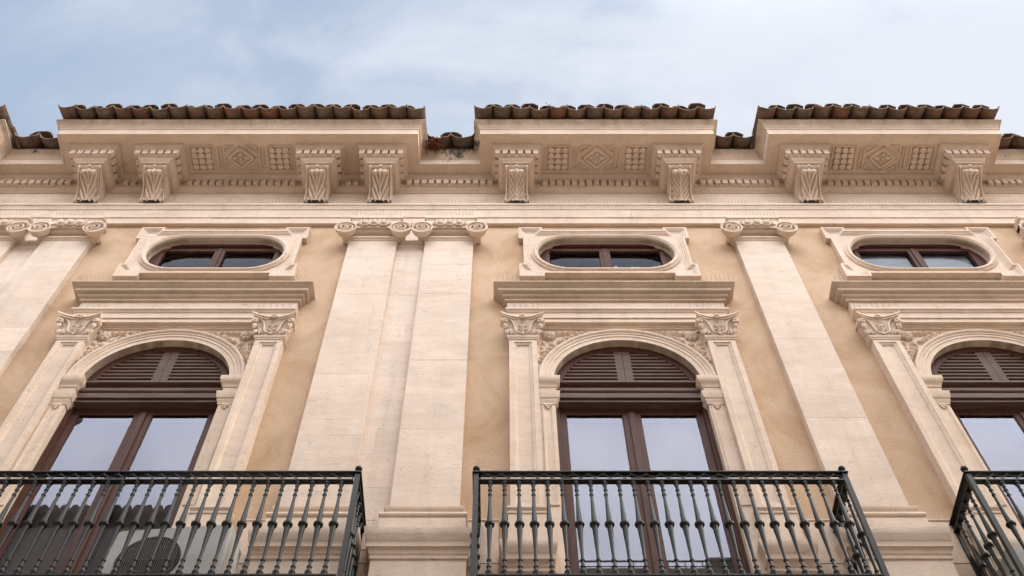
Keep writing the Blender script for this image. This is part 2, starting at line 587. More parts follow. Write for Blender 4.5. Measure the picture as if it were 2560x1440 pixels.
# ---- plaster wall with rectangular openings
mb = MB()
def wall_piece(x0, x1, z0, z1):
    mb.box(x0, x1, 0.0, 0.42, z0, z1)
xs = [XL]
for X in WX:
    xs += [X - 0.905, X + 0.905]
xs.append(XR)
for i in range(0, len(xs), 2):
    wall_piece(xs[i], xs[i + 1], 0, 15.25)
for X in WX:
    wall_piece(X - 0.905, X + 0.905, 0, 7.1)
    wall_piece(X - 0.905, X + 0.905, 11.5, 12.80)
    wall_piece(X - 0.905, X + 0.905, 13.72, 15.25)
mb.box(XL, XR, 0.42, 9, 0, 0.2)
mb.box(XL, XL + .3, 0.42, 9, 0.2, 15.25)
mb.box(XR - .3, XR, 0.42, 9, 0.2, 15.25)
mb.box(XL, XR, 8.7, 9, 0.2, 15.25)
build(mb, 'wall', 'plaster', BLD)

# ---- architrave and frieze
mb = MB()
for z0, z1, y in ((14.068, 14.212, -0.05), (14.214, 14.425, -0.064)):
    x = XL
    while x < XR:                                            # laid in long blocks with hairline joints
        l = R.uniform(0.9, 1.9)
        mb.box(x, min(x + l, XR) - 0.0025, y - R.uniform(0, 0.0022), 0.0, z0, z1)
        x += l
prof = [(0, 14.425), (0.016, 14.425), (0.016, 14.445), (0.022, 14.46), (0.034, 14.49), (0.036, 14.50), (0.047, 14.50), (0.047, 14.553), (0.04, 14.556), (-0.04, 14.558)]
mb.sweep([(XL, -0.06), (XR, -0.06)], prof, PLAN)
mb.box(XL, XR, -0.05, 0.0, 14.556, 14.963)
build(mb, 'architrave', 'stone', BLD)

# ---- cornice: bed mouldings breaking round the brackets, soffit, corona, cyma
mb = MB()
HB, FB, Y0 = 0.175, -0.493, -0.05
path = [(XL, Y0)]
for b in BRK:
    path += [(b - HB, Y0), (b - HB, FB), (b + HB, FB), (b + HB, Y0)]
path.append((XR, Y0))
bed = [(0, 14.962), (0.016, 14.962), (0.016, 14.984), (0.026, 14.99), (0.048, 15.012), (0.058, 15.03), (0.063, 15.031), (0.063, 15.044), (0.075, 15.044), (0.075, 15.149),
       (0.122, 15.149), (0.122, 15.176), (0.130, 15.178), (0.142, 15.20), (0.160, 15.218), (0.160, 15.236), (0.172, 15.236), (0.172, 15.2545)]
mb.sweep(path, bed, PLAN)
for b in BRK:
    mb.box(b - HB + .001, b + HB - .001, FB + .001, Y0, 14.9625, 15.25)
# soffit slabs
mb.box(XL, XR, -0.361, 0.0, 15.254, 15.548)
for x0, x1 in BLK:
    mb.box(x0 + .004, x1 - .004, -0.802, -0.361, 15.2540, 15.548)
cpath = []
for x0, x1 in BLK:
    cpath += [(x0, -0.365), (x0, -0.806), (x1, -0.806), (x1, -0.365)]
cpath = [(XL, -0.365)] + cpath + [(XR, -0.365)]
cor = [(-0.022, 15.262), (-0.022, 15.246), (0.0, 15.246), (0.0, 15.385), (0.006, 15.392), (0.014, 15.396), (0.014, 15.430), (0.020, 15.434), (0.024, 15.444), (0.032, 15.468), (0.046, 15.492),
       (0.066, 15.510), (0.080, 15.524), (0.084, 15.530), (0.088, 15.531), (0.088, 15.552), (-0.1, 15.557)]
mb.sweep(cpath, cor, PLAN)
CORN = build(mb, 'cornice', 'cornice', BLD)

# dentils: one course on each bracket block and on each stretch of wall between
DW = 0.035
def dent(mb, x0, x1, y0, y1):
    j = lambda: R.uniform(-.002, .002)
    mb.box(x0 + j(), x1 + j(), y0 + j(), y1, 15.050 + j(), 15.1495)
for b in BRK:
    mb = MB()
    for k in range(6):
        c = b - 0.2575 + k * 0.103
        dent(mb, c - DW, c + DW, -0.612, -0.565 if 0 < k < 5 else -0.542)
    for sgn in (-1, 1):
        for k in range(1, 4):
            y = -0.577 + k * 0.105
            x0, x1 = sorted((b + sgn * 0.249, b + sgn * 0.2925))
            dent(mb, x0, x1, y - DW, y + DW)
    build(mb, 'dentil_course', 'cornice', CORN, (b, -0.5, 15.05))
edges = [XL] + [e for b in BRK for e in (b - 0.31, b + 0.31)] + [XR]
for i in range(0, len(edges), 2):
    mb = MB()
    a, c = edges[i], edges[i + 1]
    n = max(1, int((c - a) / 0.1005))
    off = ((c - a) - n * 0.1005) / 2
    for k in range(n):
        x = a + off + (k + .5) * 0.1005
        dent(mb, x - DW, x + DW, -0.172, -0.122)
    build(mb, 'dentil_course', 'cornice', CORN, ((a + c) / 2, -0.15, 15.05))

# console (carved bracket), built once at x = 0 and copied
def catmull(pts, t):
    n = len(pts) - 1
    f = min(max(t, 0), 0.99999) * n
    i = int(f)
    u = f - i
    p = [pts[max(i - 1, 0)], pts[i], pts[i + 1], pts[min(i + 2, n)]]
    return tuple(0.5 * ((2 * p[1][k]) + (-p[0][k] + p[2][k]) * u + (2 * p[0][k] - 5 * p[1][k] + 4 * p[2][k] - p[3][k]) * u * u + (-p[0][k] + 3 * p[1][k] - 3 * p[2][k] + p[3][k]) * u ** 3) for k in range(len(p[0])))
CURVE = [(-0.455, 14.925), (-0.40, 14.885), (-0.31, 14.832), (-0.225, 14.768), (-0.165, 14.70), (-0.122, 14.63), (-0.112, 14.562)]
def console_mesh(style):
    m = MB()
    hw = 0.145
    def fn(u, v):
        y, z = catmull(CURVE, v)
        q = u * 2 - 1
        a = abs(q)
        y2, z2 = catmull(CURVE, min(v + 0.02, 1))
        y1, z1 = catmull(CURVE, max(v - 0.02, 0))
        d = Vector((y2 - y1, z2 - z1)).normalized()
        ny, nz_ = d.y, -d.x                     # outward (down / towards the street)
        if ny > 0: ny, nz_ = -ny, -nz_
        tip = 0.10
        lw = 0.78 + 0.07 * cos(2 * pi * 3.3 * (1 - v - .73)) if style == 0 else 0.77 + 0.06 * cos(2 * pi * 6.2 * (1 - v - .46))
        h = 0.0
        if a > 0.88:
            h = 0.030
        elif a < lw and v > tip:
            t = 1 - v
            if style == 0:
                ph = 3.3 * (t - .85 * a ** .58)
                h = 0.026 + 0.021 * (abs(cos(pi * ph)) ** .8 * 2 - 1) * min(1, a * 6)
            else:
                ph = 6.2 * (t - .55 * a ** .7)
                h = 0.023 + 0.016 * (abs(cos(pi * ph)) ** .8 * 2 - 1) * min(1, a * 5)
            h += 0.018 * max(0, 1 - a * 9)
            h *= min(1, (lw - a) * 9)
            if v < tip + 0.13:
                h += 0.060 * sin((v - tip) / 0.13 * pi) * (0.75 + 0.25 * cos(a * 16))
        flare = 1 + 0.10 * max(0, v - 0.6) / 0.4
        return (q * hw * flare, y + ny * h, z + nz_ * h)
    m.grid(fn, 45, 44)
    for sgn in (-1, 1):                         # sides
        def sf(u, v):
            y, z = catmull(CURVE, v)
            f = 1 + 0.10 * max(0, v - 0.6) / 0.4
            yy = y - 0.01 + (-0.045 - y) * u
            return (sgn * hw * f, yy, z)
        m.grid(sf, 3, 20)
        for k in range(9):                      # carved scroll on the side
            a0 = k / 8 * 5.0
            m.ball((sgn * (hw * 1.06), -0.13 + 0.035 * cos(a0) * (1 - k / 11), 14.64 + 0.05 * sin(a0) * (1 - k / 11)), 0.010, 0.014, 0.014, 7, 5)
    m.box(-hw, hw, -0.46, -0.05, 14.925, 14.9635)
    for sx, rr_ in ((-.062, .040), (0.0, .034), (.062, .040)):      # curled leaf tip
        m.ball((sx, -0.418 if sx else -0.428, 14.885), rr_, .030, .030, 12, 8)
    # rolled top with an egg and scrolls
    m.tube([(-hw - .008, -0.452, 14.938), (hw + .008, -0.452, 14.938)], 0.026, 12)
    m.ball((0, -0.475, 14.936), 0.026, 0.022, 0.028, 10, 7)
    for sgn in (-1, 1):
        m.leaf((sgn * 0.03, -0.474, 14.936), 0 if sgn > 0 else pi, 0.1, 0.016, 0.014)
        m.ball((sgn * (hw - .01), -0.462, 14.932), 0.020, 0.024, 0.032, 9, 7)
    return m
c0 = build(console_mesh(0), 'console', 'stone', CORN, (0, -0.05, 14.56))
c1 = build(console_mesh(1), 'console', 'stone', CORN, (0, -0.05, 14.56))
first = {0: True, 1: True}
for b in BRK:
    st = 1 if b in (0.17, 2.363) else 0
    src = c1 if st else c0
    if first[st]:
        first[st] = False
        place(src, CORN, (b, -0.05, 14.56))
    else:
        dup(src, CORN, (b, -0.05, 14.56))

# soffit ornaments
def soffit_panel(cx, half):
    m = MB()
    zt, zb = 15.2545, 15.230
    yc = -0.452
    def bar(xa, ya, xb, yb, wd, zz=zb):
        d = Vector((xb - xa, yb - ya)).normalized()
        n = Vector((-d.y, d.x)) * wd / 2
        vs = []
        for z in (zz, zt):
            for px, py, sg in ((xa, ya, 1), (xb, yb, 1), (xb, yb, -1), (xa, ya, -1)):
                vs.append((px + n.x * sg, py + n.y * sg, z))
        m.add(vs, [(0, 3, 2, 1), (0, 1, 5, 4), (1, 2, 6, 5), (2, 3, 7, 6), (3, 0, 4, 7)])
    for sgn in (-1, 1):                          # roundel panels
        px = cx + sgn * 0.53
        for a, b_ in ((-0.165, 0.165),):
            bar(px - .160, yc - .176, px + .160, yc - .176, .015)
            bar(px - .160, yc + .176, px + .160, yc + .176, .015)
            bar(px - .160, yc - .18, px - .160, yc + .18, .015, zb + .001)
            bar(px + .160, yc - .18, px + .160, yc + .18, .015, zb + .001)
        for i in range(3):
            for j in range(4):
                m.lathe([(0.0405, 15.2545), (0.0405, 15.221), (0.037, 15.216), (0.001, 15.2150)], (px - .094 + i * .094, yc - .123 + j * .082, 0), 'z', 18, False)
        sx = cx + sgn * 0.285                    # plain reeded strip
        bar(sx - .022, yc - .16, sx - .022, yc + .16, .012)
        bar(sx + .022, yc - .16, sx + .022, yc + .16, .012)
        m.lathe([(0.016, 15.2545), (0.012, 15.238), (0.001, 15.236)], (sx, yc + .15, 0), 'z', 12, False)
    A, B = 0.212, 0.182
    pts = [(cx - A, yc), (cx, yc - B), (cx + A, yc), (cx, yc + B)]
    for k in range(4):
        p, q = pts[k], pts[(k + 1) % 4]
        for f, wd in ((1.0, .007), (0.80, .034)):
            bar(cx + (p[0] - cx) * f, yc + (p[1] - yc) * f, cx + (q[0] - cx) * f, yc + (q[1] - yc) * f, wd, zb + .0007 * k)
    for sx in (-1, 1):                           # corner triangles
        for sy in (-1, 1):
            tri = [(cx + sx * .222, yc + sy * .182), (cx + sx * .085, yc + sy * .182), (cx + sx * .222, yc + sy * .078)]
            for k in range(3):
                p, q = tri[k], tri[(k + 1) % 3]
                bar(p[0], p[1], q[0], q[1], .012, zb + .0006 * k)
    return build(m, 'soffit_panel', 'cornice', CORN, (cx, yc, 15.2545))
def rosette(cx):
    m = MB()
    yc = -0.452
    for k in range(8):
        a = k * pi / 4
        big = k % 2 == 0
        ln = (0.135 if k % 4 == 0 else 0.105) if big else 0.075
        wd = 0.040 if big else 0.03
        def fn(u, v, a=a, ln=ln, wd=wd):
            q = u * 2 - 1
            ww = wd * sin(pi * (v * .9 + .08)) * (1 + .22 * cos(v * 20))
            d = 0.03 + v * (ln - .03)
            h = 0.034 * (1 - q * q) * (1 - .4 * v) + .006
            return (cx + cos(a) * d - sin(a) * q * ww, yc + sin(a) * d * .82 + cos(a) * q * ww, 15.2545 - h)
        m.grid(fn, 7, 9)
    m.ball((cx, yc, 15.236), 0.032, 0.028, 0.026, 12, 8)
    for k in range(4):
        a = k * pi / 2 + pi / 4
        m.ball((cx + cos(a) * .017, yc + sin(a) * .015, 15.214), 0.012, 0.011, 0.010, 8, 6)
    build(m, 'rosette', 'cornice', CORN, (cx, yc, 15.2545))
for cx in (-3.597, 1.2665, 5.1725):
    soffit_panel(cx, 0)
    rosette(cx)

# ---- roofs: barrel tiles on each cornice block and in each recess between
SL = 0.30                                        # roof slope
def tile_roof(x0, x1, yf, zf, pitch):
    m = MB()
    n = max(2, round((x1 - x0) / pitch))
    p = (x1 - x0) / n
    def barrel(cx, y0, ln, zc, r0, r1, up, j, droop=0.0):
        th = 0.014
        seg = 10
        vs, fs = [], []
        rows = 4
        sweep_ = 2.95 if not up else 2.8
        for k in range(rows):
            f = k / (rows - 1)
            r = r0 + (r1 - r0) * f
            yy, zz = y0 + ln * f, zc + ln * f * SL - droop * (1 - f)
            for lay in (0, 1):
                rr = r - lay * th
                for i in range(seg + 1):
                    a = (i / seg - .5) * sweep_
                    dx, dz = rr * sin(a), rr * cos(a)
                    wob = 0.003 * sin(i * 1.7 + j * 3.1)
                    vs.append((cx + dx + j * f, yy + wob, zz + (dz if up else -dz)))
        w_ = seg + 1
        for k in range(rows - 1):
            for lay in (0, 1):
                o = (k * 2 + lay) * w_
                o2 = ((k + 1) * 2 + lay) * w_
                for i in range(seg):
                    fs.append((o + i, o + i + 1, o2 + i + 1, o2 + i))
        for k in (0, rows - 1):
            o, o2 = (k * 2) * w_, (k * 2 + 1) * w_
            for i in range(seg):
                fs.append((o + i, o + i + 1, o2 + i + 1, o2 + i))
        m.add(vs, fs)
    r = p * 0.512
    for i in range(n):
        cx = x0 + (i + .5) * p + R.uniform(-.006, .006)
        for c in range(3):                       # pans
            barrel(cx, yf + R.uniform(-.022, .022) + c * .36, .44, zf + r * .98 + R.uniform(-.006, .008) + c * (.36 * SL + .012), r, r * .92, False, R.uniform(-.01, .01))
    for i in range(n + 1):
        if i in (0, n):
            continue
        cx = x0 + i * p + R.uniform(-.012, .012)
        for c in range(3):                       # covers
            barrel(cx, yf + .02 + R.uniform(-.02, .025) + c * .36, .44, zf + r * .80 + R.uniform(-.003, .004) + c * (.36 * SL + .012), r * .92, r * .80, True, R.uniform(-.012, .012))
    # roof bed under the tiles
    yb = yf + 0.16
    m.add([(x0, yb, zf + .012), (x1, yb, zf + .012), (x1, 4.5, zf + .012 + (4.5 - yb) * SL), (x0, 4.5, zf + .012 + (4.5 - yb) * SL),
           (x0, yb, zf), (x1, yb, zf), (x1, 4.5, zf), (x0, 4.5, zf)],
          [(0, 1, 2, 3), (0, 1, 5, 4), (0, 3, 7, 4), (1, 2, 6, 5)])
    return build(m, 'roof', 'tile', BLD, (x0, yf, zf))
for x0, x1 in BLK:
    tile_roof(x0 - .078, x1 + .078, -1.045, 15.560, 0.252)
for (a, b), (c, d) in zip(BLK, BLK[1:]):
    tile_roof(b + .092, c - .092, -0.620, 15.560, 0.30)

# ---- giant pilasters with Ionic capitals
def ionic(m_, mat_=None):
    m = MB()
    yf = -0.235
    zc, rv = 13.618, 0.138
    for sgn in (-1, 1):
        cx = sgn * 0.345
        m.lathe([(0.050, -0.02), (0.055, -0.12), (0.098, -0.135), (0.108, -0.148), (0.110, -0.165), (0.126, -0.185), (rv, yf), (rv - .013, yf), (rv - .020, yf + .055), (0.001, yf + .055)], (cx, 0, zc), 'y', 40, False)
        pts, rs = [], []
        n = 74
        for k in range(n):
            f = k / (n - 1)
            a = pi / 2 + sgn * (-1) * (f * 2.05 * 2 * pi) * 1.0
            r = (rv - .020) * (1 - f) ** 0.95 + 0.012
            pts.append((cx + r * cos(a), yf + .022 - .030 * f, zc + r * sin(a)))
            rs.append(0.0135 - 0.004 * f)
        m.tube(pts, rs, 6)
        m.ball((cx, yf - .004, zc), 0.019, 0.016, 0.019, 10, 7)
    # canalis joining the volutes and the abacus
    m.box(-0.345, 0.345, -0.095, 0.0, 13.735, 13.975)
    m.box(-0.345, 0.345, -0.150, 0.0, 13.858, 13.93)
    ab = [(0, 13.935), (0.01, 13.935), (0.014, 13.96), (0.03, 13.995), (0.034, 14.0), (0.042, 14.0), (0.042, 14.064), (-0.02, 14.065)]
    m.sweep([(-0.292, 0), (-0.292, -0.125), (0.292, -0.125), (0.292, 0)], ab, PLAN)
    m.box(-0.292, 0.292, -0.125, 0, 13.93, 14.064)
    # echinus: curved body, eggs, darts, bead
    def bow(u):
        q = u * 2 - 1
        return 0.022 * (1 - q * q)
    for z0, z1, d in ((13.70, 13.725, .165), (13.655, 13.685, .135), (13.72, 13.83, .095)):
        m.grid(lambda u, v, z0=z0, z1=z1, d=d: (-.29 + .58 * u, (-d - bow(u)) if .001 < v < .999 else 0.0, z0 if v < .4 else z1), 13, 4)
    def slab(z0, z1, d):
        def fn(u, v):
            y = -d - bow(u)
            return (-.29 + .58 * u, [0.0, y, y, 0.0][round(v * 3)], [z0, z0, z1, z1][round(v * 3)])
        m.grid(fn, 13, 4)
    m.box(-.297, .297, -.092, 0, 13.58, 13.66)
    slab(13.69, 13.722, .172)
    slab(13.66, 13.672, .142)
    for k in (-1, 0, 1):
        x = k * 0.118
        yb = -.162 - bow((x + .29) / .58)
        m.ball((x, yb - .034, 13.768), 0.041, 0.036, 0.054, 14, 10)
        ring = [(x + .053 * cos(t), yb - .03, 13.772 + .070 * sin(t)) for t in [pi * (1 + i / 12) for i in range(13)]]
        ring = [(x - .053, yb - .03, 13.86)] + ring + [(x + .053, yb - .03, 13.86)]
        m.tube(ring, 0.0095, 6)
    for k in (-.5, .5):
        x = k * 0.118
        m.tube([(x, -.205, 13.84), (x, -.205, 13.725)], [0.011, 0.005], 6)
    for sgn in (-1, 1):                          # corner palmettes
        for j in range(3):
            m.leaf((sgn * .185, -.20, 13.74 + j * .035), pi / 2 - sgn * (.5 - j * .35), .062, .016, .018)
    return m
SHY = -0.08
def shaft_blocks(m, x0, x1, y, z0, z1):
    z = z0
    while z < z1 - 0.01:
        h = R.choice((0.24, 0.31, 0.38, 0.46, 0.58))
        ze = z + h
        if z1 - ze < 0.2: ze = z1
        if R.random() < 0.28:
            xm = x0 + (x1 - x0) * R.choice((0.36, 0.5, 0.64))
            cuts = [(x0, xm - .0006), (xm + .0006, x1)]
        else:
            cuts = [(x0, x1)]
        for a, b in cuts:
            m.box(a, b, y - R.uniform(0, .0025), 0.0, z + (q0 := R.choice((.00005, .00005, .00005, .0003))), ze - q0)
        z = ze
    m.box(x0 + .004, x1 - .004, y + .003, 0.0, z0, z1)
def collar(m, x0, x1, y):
    pr = [(0, 13.528), (0.010, 13.528), (0.010, 13.545), (0.015, 13.548), (0.030, 13.560), (0.034, 13.566), (0.036, 13.568), (0.036, 13.592), (0, 13.595)]
    m.sweep([(x0, 0), (x0, y), (x1, y), (x1, 0)], pr, PLAN)
def base_mould(m, x0, x1, y):
    m.sweep([(x0, 0), (x0, y), (x1, y), (x1, 0)], [(0, 8.622), (.02, 8.622), (.044, 8.616), (.044, 8.600), (.036, 8.572), (.012, 8.545), (.012, 8.528), (0, 8.528)], PLAN)
    pts = [(0, 8.528), (.03, 8.528)] + [(.05 + .026 * sin(t), 8.492 + .03 * cos(t)) for t in [pi * i / 8 for i in range(9)]] + [(.03, 8.456), (0.03, 8.45), (0, 8.45)]
    m.sweep([(x0, 0), (x0, y), (x1, y), (x1, 0)], pts, PLAN)
    m.box(x0 - .065, x1 + .065, y - .062, 0, 8.20, 8.450)
def pedestal(m, x0, x1, y, zt):
    """cornice of a pedestal with its die below"""
    pr = [(o * .62, h) for o, h in [(0, zt - .30), (.018, zt - .30), (.018, zt - .262), (.03, zt - .255), (.045, zt - .215), (.05, zt - .20), (.074, zt - .198), (.074, zt - .145), (.078, zt - .14), (.086, zt - .13),
          (.104, zt - .075), (.112, zt - .06), (.112, zt - .004), (.105, zt), (-.05, zt + .004)]]
    m.sweep([(x0, 0), (x0, y), (x1, y), (x1, 0)], pr, PLAN)
    m.box(x0, x1, y, 0, 7.10, zt)
cap_src = None
for px in PX:
    m = MB()
    shaft_blocks(m, px - .30, px + .30, SHY, 8.60, 13.535)
    sh = build(m, 'pilaster', 'shaft', BLD, (px, 0, 8.2))
    m = MB()
    collar(m, px - .30, px + .30, SHY)
    m.box(px - .29, px + .29, SHY + .004, 0, 13.53, 13.62)
    build(m, 'necking', 'stone', sh, (px, 0, 13.53))
    if cap_src is None:
        cap_src = build(ionic(None), 'capital', 'stone', sh, (0, 0, 13.4))
        place(cap_src, sh, (px, 0, 13.4))
    else:
        dup(cap_src, sh, (px, 0, 13.4))
    m = MB()
    base_mould(m, px - .30, px + .30, SHY)
    build(m, 'base', 'stone', sh, (px, 0, 8.3))
    m = MB()
    pedestal(m, px - .383, px + .383, -.170, 8.235)
    build(m, 'pedestal', 'shaft', sh, (px, 0, 7.1))
# recessed strips between paired pilasters
for a, b in ((PX[0], PX[1]), (PX[2], PX[3])):
    m = MB()
    shaft_blocks(m, a + .3005, b - .3005, -0.022, 8.2, 13.535)
    pr = [(0, 13.528), (0.010, 13.528), (0.010, 13.545), (0.015, 13.548), (0.034, 13.566), (0.036, 13.592), (0, 13.595)]
    m.sweep([(a + .335, -.022), (b - .335, -.022)], pr, PLAN)
    m.box(a + .336, b - .336, -.012, 0, 13.535, 14.06)
    o = build(m, 'pilaster_infill', 'shaft', BLD, ((a + b) / 2, 0, 8.2))

# ---- dado band along the wall foot
segs = [(XL, WX[0] - 1.3), (WX[0] + 1.3, WX[1] - 1.3), (WX[1] + 1.3, WX[2] - 1.3), (WX[2] + 1.3, XR)]
for a, b in segs:
    m = MB()
    m.box(a, b, -0.016, 0, 8.05, 8.545)
    m.box(a, b, -0.012, 0, 7.10, 8.044)
    m.box(a, b, -0.024, 0, 8.546, 8.560)
    build(m, 'dado', 'stone', BLD, ((a + b) / 2, 0, 7.1))

# ---- arched window surrounds
SPZ, RI, RE = 10.56, 0.75, 0.905
def arc(X, r, n=40, a0=pi, a1=0.0):
    return [(X + r * cos(a0 + (a1 - a0) * i / n), SPZ + r * sin(a0 + (a1 - a0) * i / n)) for i in range(n + 1)]
def composite():
    """small composite pilaster capital centred on x=0, standing at z=11.285, pilaster face y=-0.11"""
    m = MB()
    zb, zt, yf = 11.285, 11.594, -0.112
    # bell
    def bell(u, v):
        f = v ** 1.6
        hw = 0.146 + 0.05 * f
        d = yf - 0.006 - 0.05 * f
        s3 = u * 3
        if s3 < 1: x, y = -hw, d * s3
        elif s3 < 2: x, y = -hw + 2 * hw * (s3 - 1), d
        else: x, y = hw, d * (3 - s3)
        return (x, y, zb + (zt - .05 - zb) * v)
    m.grid(bell, 13, 8)
    # abacus with concave front and horns
    for z0, z1, e in ((zt - .052, zt - .030, .0), (zt - .028, zt, .014)):
        n = 16
        front = []
        for i in range(n + 1):
            q = i / n * 2 - 1
            front.append((q * (0.222 + e), yf - 0.058 - e - 0.062 * q * q))
        front = [(-0.205 - e, yf - .06 - e)] * 0 + front
        ring = [(-0.19 - e, 0.0), (-0.20 - e, yf - .07)] + front + [(0.20 + e, yf - .07), (0.19 + e, 0.0)]
        k = len(ring)
        m.add([(x, y, z0) for x, y in ring] + [(x, y, z1) for x, y in ring],
              [tuple(range(k)), tuple(range(2 * k - 1, k - 1, -1))] + [(i, (i + 1) % k, k + (i + 1) % k, k + i) for i in range(k)])
    for sgn in (-1, 1):
        # S-scroll ribbon rising from the foot to a volute under the horn
        S = [(0.0, 11.315), (0.055, 11.318), (0.078, 11.36), (0.088, 11.43), (0.112, 11.50), (0.150, 11.535), (0.192, 11.530), (0.205, 11.495), (0.190, 11.468), (0.168, 11.476), (0.170, 11.498)]
        pts = []
        for i in range(41):
            x, z = catmull(S, i / 40)
            pts.append((sgn * x, yf - 0.022 - 0.06 * (x / .2) ** 1.3, z))
        m.tube(pts, [0.0135 - 0.003 * i / 40 for i in range(41)], 7)
        m.ball((sgn * .186, yf - .082, 11.497), 0.016, 0.018, 0.016, 9, 7)
        # side volute turned to the flank
        m.lathe([(0.034, -.03), (0.040, 0.0), (0.040, .05), (0.02, .06)], (sgn * .200, yf - .055, 11.497), 'y', 14)
        # corner leaf below the volute
        m.leaf((sgn * .192, yf - .055, 11.36), pi / 2 + sgn * 0.05, 0.12, 0.028, 0.03)
        m.leaf((sgn * .168, yf - .028, 11.295), pi / 2 - sgn * 0.12, 0.10, 0.032, 0.022)
        m.leaf((sgn * .120, yf - .020, 11.295), pi / 2 - sgn * 0.10, 0.125, 0.024, 0.022)
        m.leaf((sgn * .085, yf - .014, 11.29), pi / 2 - sgn * 0.25, 0.085, 0.015, 0.016)
        # inner leaves
        m.leaf((sgn * .008, yf - .012, 11.36), pi / 2 - sgn * 0.75, 0.085, 0.017, 0.02)
        m.leaf((sgn * .012, yf - .02, 11.43), pi / 2 - sgn * 0.95, 0.07, 0.018, 0.02)
    for j in range(4):
        m.ball((0, yf - .030 - j * .004, 11.30 + j * .042), 0.014, 0.014, 0.019, 8, 6)
    # flower on the abacus
    for k in range(6):
        a = k * pi / 3
        m.ball((.022 * cos(a), yf - .085, 11.562 + .026 * sin(a)), 0.014, 0.014, 0.014, 8, 6)
    m.ball((0, yf - .097, 11.562), 0.012, 0.012, 0.012, 8, 6)
    return m
comp_src = None
def window_surround(X):
    m = MB()
    # jambs
    for sgn in (-1, 1):
        a, b = sorted((X + sgn * RI, X + sgn * RE))
        m.box(a, b, -0.055, 0.32, 7.10, SPZ)
        # sunk panel mouldings on the jamb face
        p = [(a + .03, 8.7), (a + .03, SPZ - .43), (b - .03, SPZ - .43), (b - .03, 8.7)]
        m.sweep(p, [(-.006, -.055), (-.006, -.066), (.008, -.066), (.012, -.060), (.022, -.058), (.024, -.0552)], FACE, True)
    # spandrel slab with the arched opening
    curve = arc(X, RI, 48)
    x0, x1, zt = X - .92, X + .92, 11.598
    ring_o = []
    for x, z in curve:
        dx, dz = x - X, z - SPZ
        t = min([(.92 / abs(dx)) if abs(dx) > 1e-6 else 1e9, ((zt - SPZ) / dz) if dz > 1e-6 else 1e9])
        ring_o.append((X + dx * t, SPZ + dz * t))
    for i in range(48):
        a, b, c, d = curve[i], ring_o[i], ring_o[i + 1], curve[i + 1]
        ring = [a, b, c, d]
        if abs(abs(b[0] - X) - .92) < 1e-6 and abs(c[1] - zt) < 1e-6: ring = [a, b, (x0 if b[0] < X else x1, zt), c, d]
        if abs(b[1] - zt) < 1e-6 and abs(abs(c[0] - X) - .92) < 1e-6: ring = [a, b, (x0 if c[0] < X else x1, zt), c, d]
        m.add([(q[0], -.028, q[1]) for q in ring], [tuple(range(len(ring)))])
    k = len(curve)
    m.add([(p[0], -.054, p[1]) for p in curve] + [(p[0], .32, p[1]) for p in curve], [(i, i + 1, k + i + 1, k + i) for i in range(k - 1)])
    # archivolt: outward offset (path runs right to left so that right = outside)
    ap = arc(X, RI, 48, 0.0, pi)
    m.sweep(ap, [(0, .10), (0, -.054), (.052, -.058), (.056, -.066), (.088, -.068), (.092, -.076), (.112, -.078), (.122, -.090), (.138, -.096), (.150, -.096), (.155, -.09), (.155, -.02)], FACE)
    # panel rim above the arch, below the lintel
    m.box(X - .905, X + .905, -.050, -.02, 11.548, 11.5975)
    m.box(X - .905, X + .905, -.066, -.02, 11.572, 11.5970)
    for sgn in (-1, 1):
        a, b = sorted((X + sgn * .875, X + sgn * .908))
        m.box(a, b, -.046, -.02, 10.6, 11.547)
    # small panelled pilasters
    for sgn in (-1, 1):
        a, b = sorted((X + sgn * .907, X + sgn * 1.201))
        m.box(a + .004, b - .004, -.082, 0.0, 8.545, 11.24)
        p = [(a, 8.60), (a, 11.235), (b, 11.235), (b, 8.60)]
        m.sweep(p, [(0, 0.0), (0, -.112), (.052, -.112), (.056, -.103), (.066, -.101), (.076, -.093), (.082, -.093), (.086, -.0825)], FACE, True)
        # astragal and foot
        m.sweep([(a, 0), (a, -.110), (b, -.110), (b, 0)], [(0, 11.225), (.010, 11.225), (.010, 11.240), (.018, 11.248), (.024, 11.262), (.024, 11.284), (0, 11.286)], PLAN)
        m.sweep([(a, 0), (a, -.110), (b, -.110), (b, 0)], [(0, 8.622), (.012, 8.618), (.030, 8.600), (.030, 8.580), (.014, 8.556), (.014, 8.545), (0, 8.545)], PLAN)
        m.box(a - .02, b + .02, -.118, 0, 8.10, 8.544)
        m.box(a - .03, b + .03, -.126, 0, 8.528, 8.5425)
        pedestal(m, a - .02, b + .02, -.118, 8.15)
    S = build(m, 'window_surround', 'stone', BLD, (X, 0, 7.1))
    # imposts
    for sgn in (-1, 1):
        mi = MB()
        a, b = sorted((X + sgn * (RI - .004), X + sgn * (RE - .0)))
        za = SPZ - .41
        # inner return runs back into the reveal
        pr = [(0, za + .0), (.008, za + .0), (.010, za + .03), (.022, za + .05), (.022, za + .075), (.030, za + .08), (.040, za + .12), (.044, za + .155), (.046, za + .175), (.006, za + .18),
              (.006, za + .275), (.016, za + .278), (.018, za + .30), (.030, za + .325), (.038, za + .335), (.052, za + .36), (.056, za + .40), (.056, za + .425), (0, za + .43)]
        if sgn > 0:
            pth = [(a, .10), (a, -.056), (b, -.056)]
        else:
            pth = [(a, -.056), (b, -.056), (b, .10)]
        mi.sweep(pth, pr, PLAN)
        # corbel drop
        xc = (a + b) / 2
        mi.box(xc - .036, xc + .036, -.076, -.05, za - .026, za + .001)
        mi.box(xc - .025, xc + .025, -.071, -.05, za - .050, za - .027)
        mi.box(xc - .013, xc + .013, -.067, -.05, za - .072, za - .051)
        build(mi, 'impost', 'stone', S, (xc, -.05, za))
    # capitals
    global comp_src
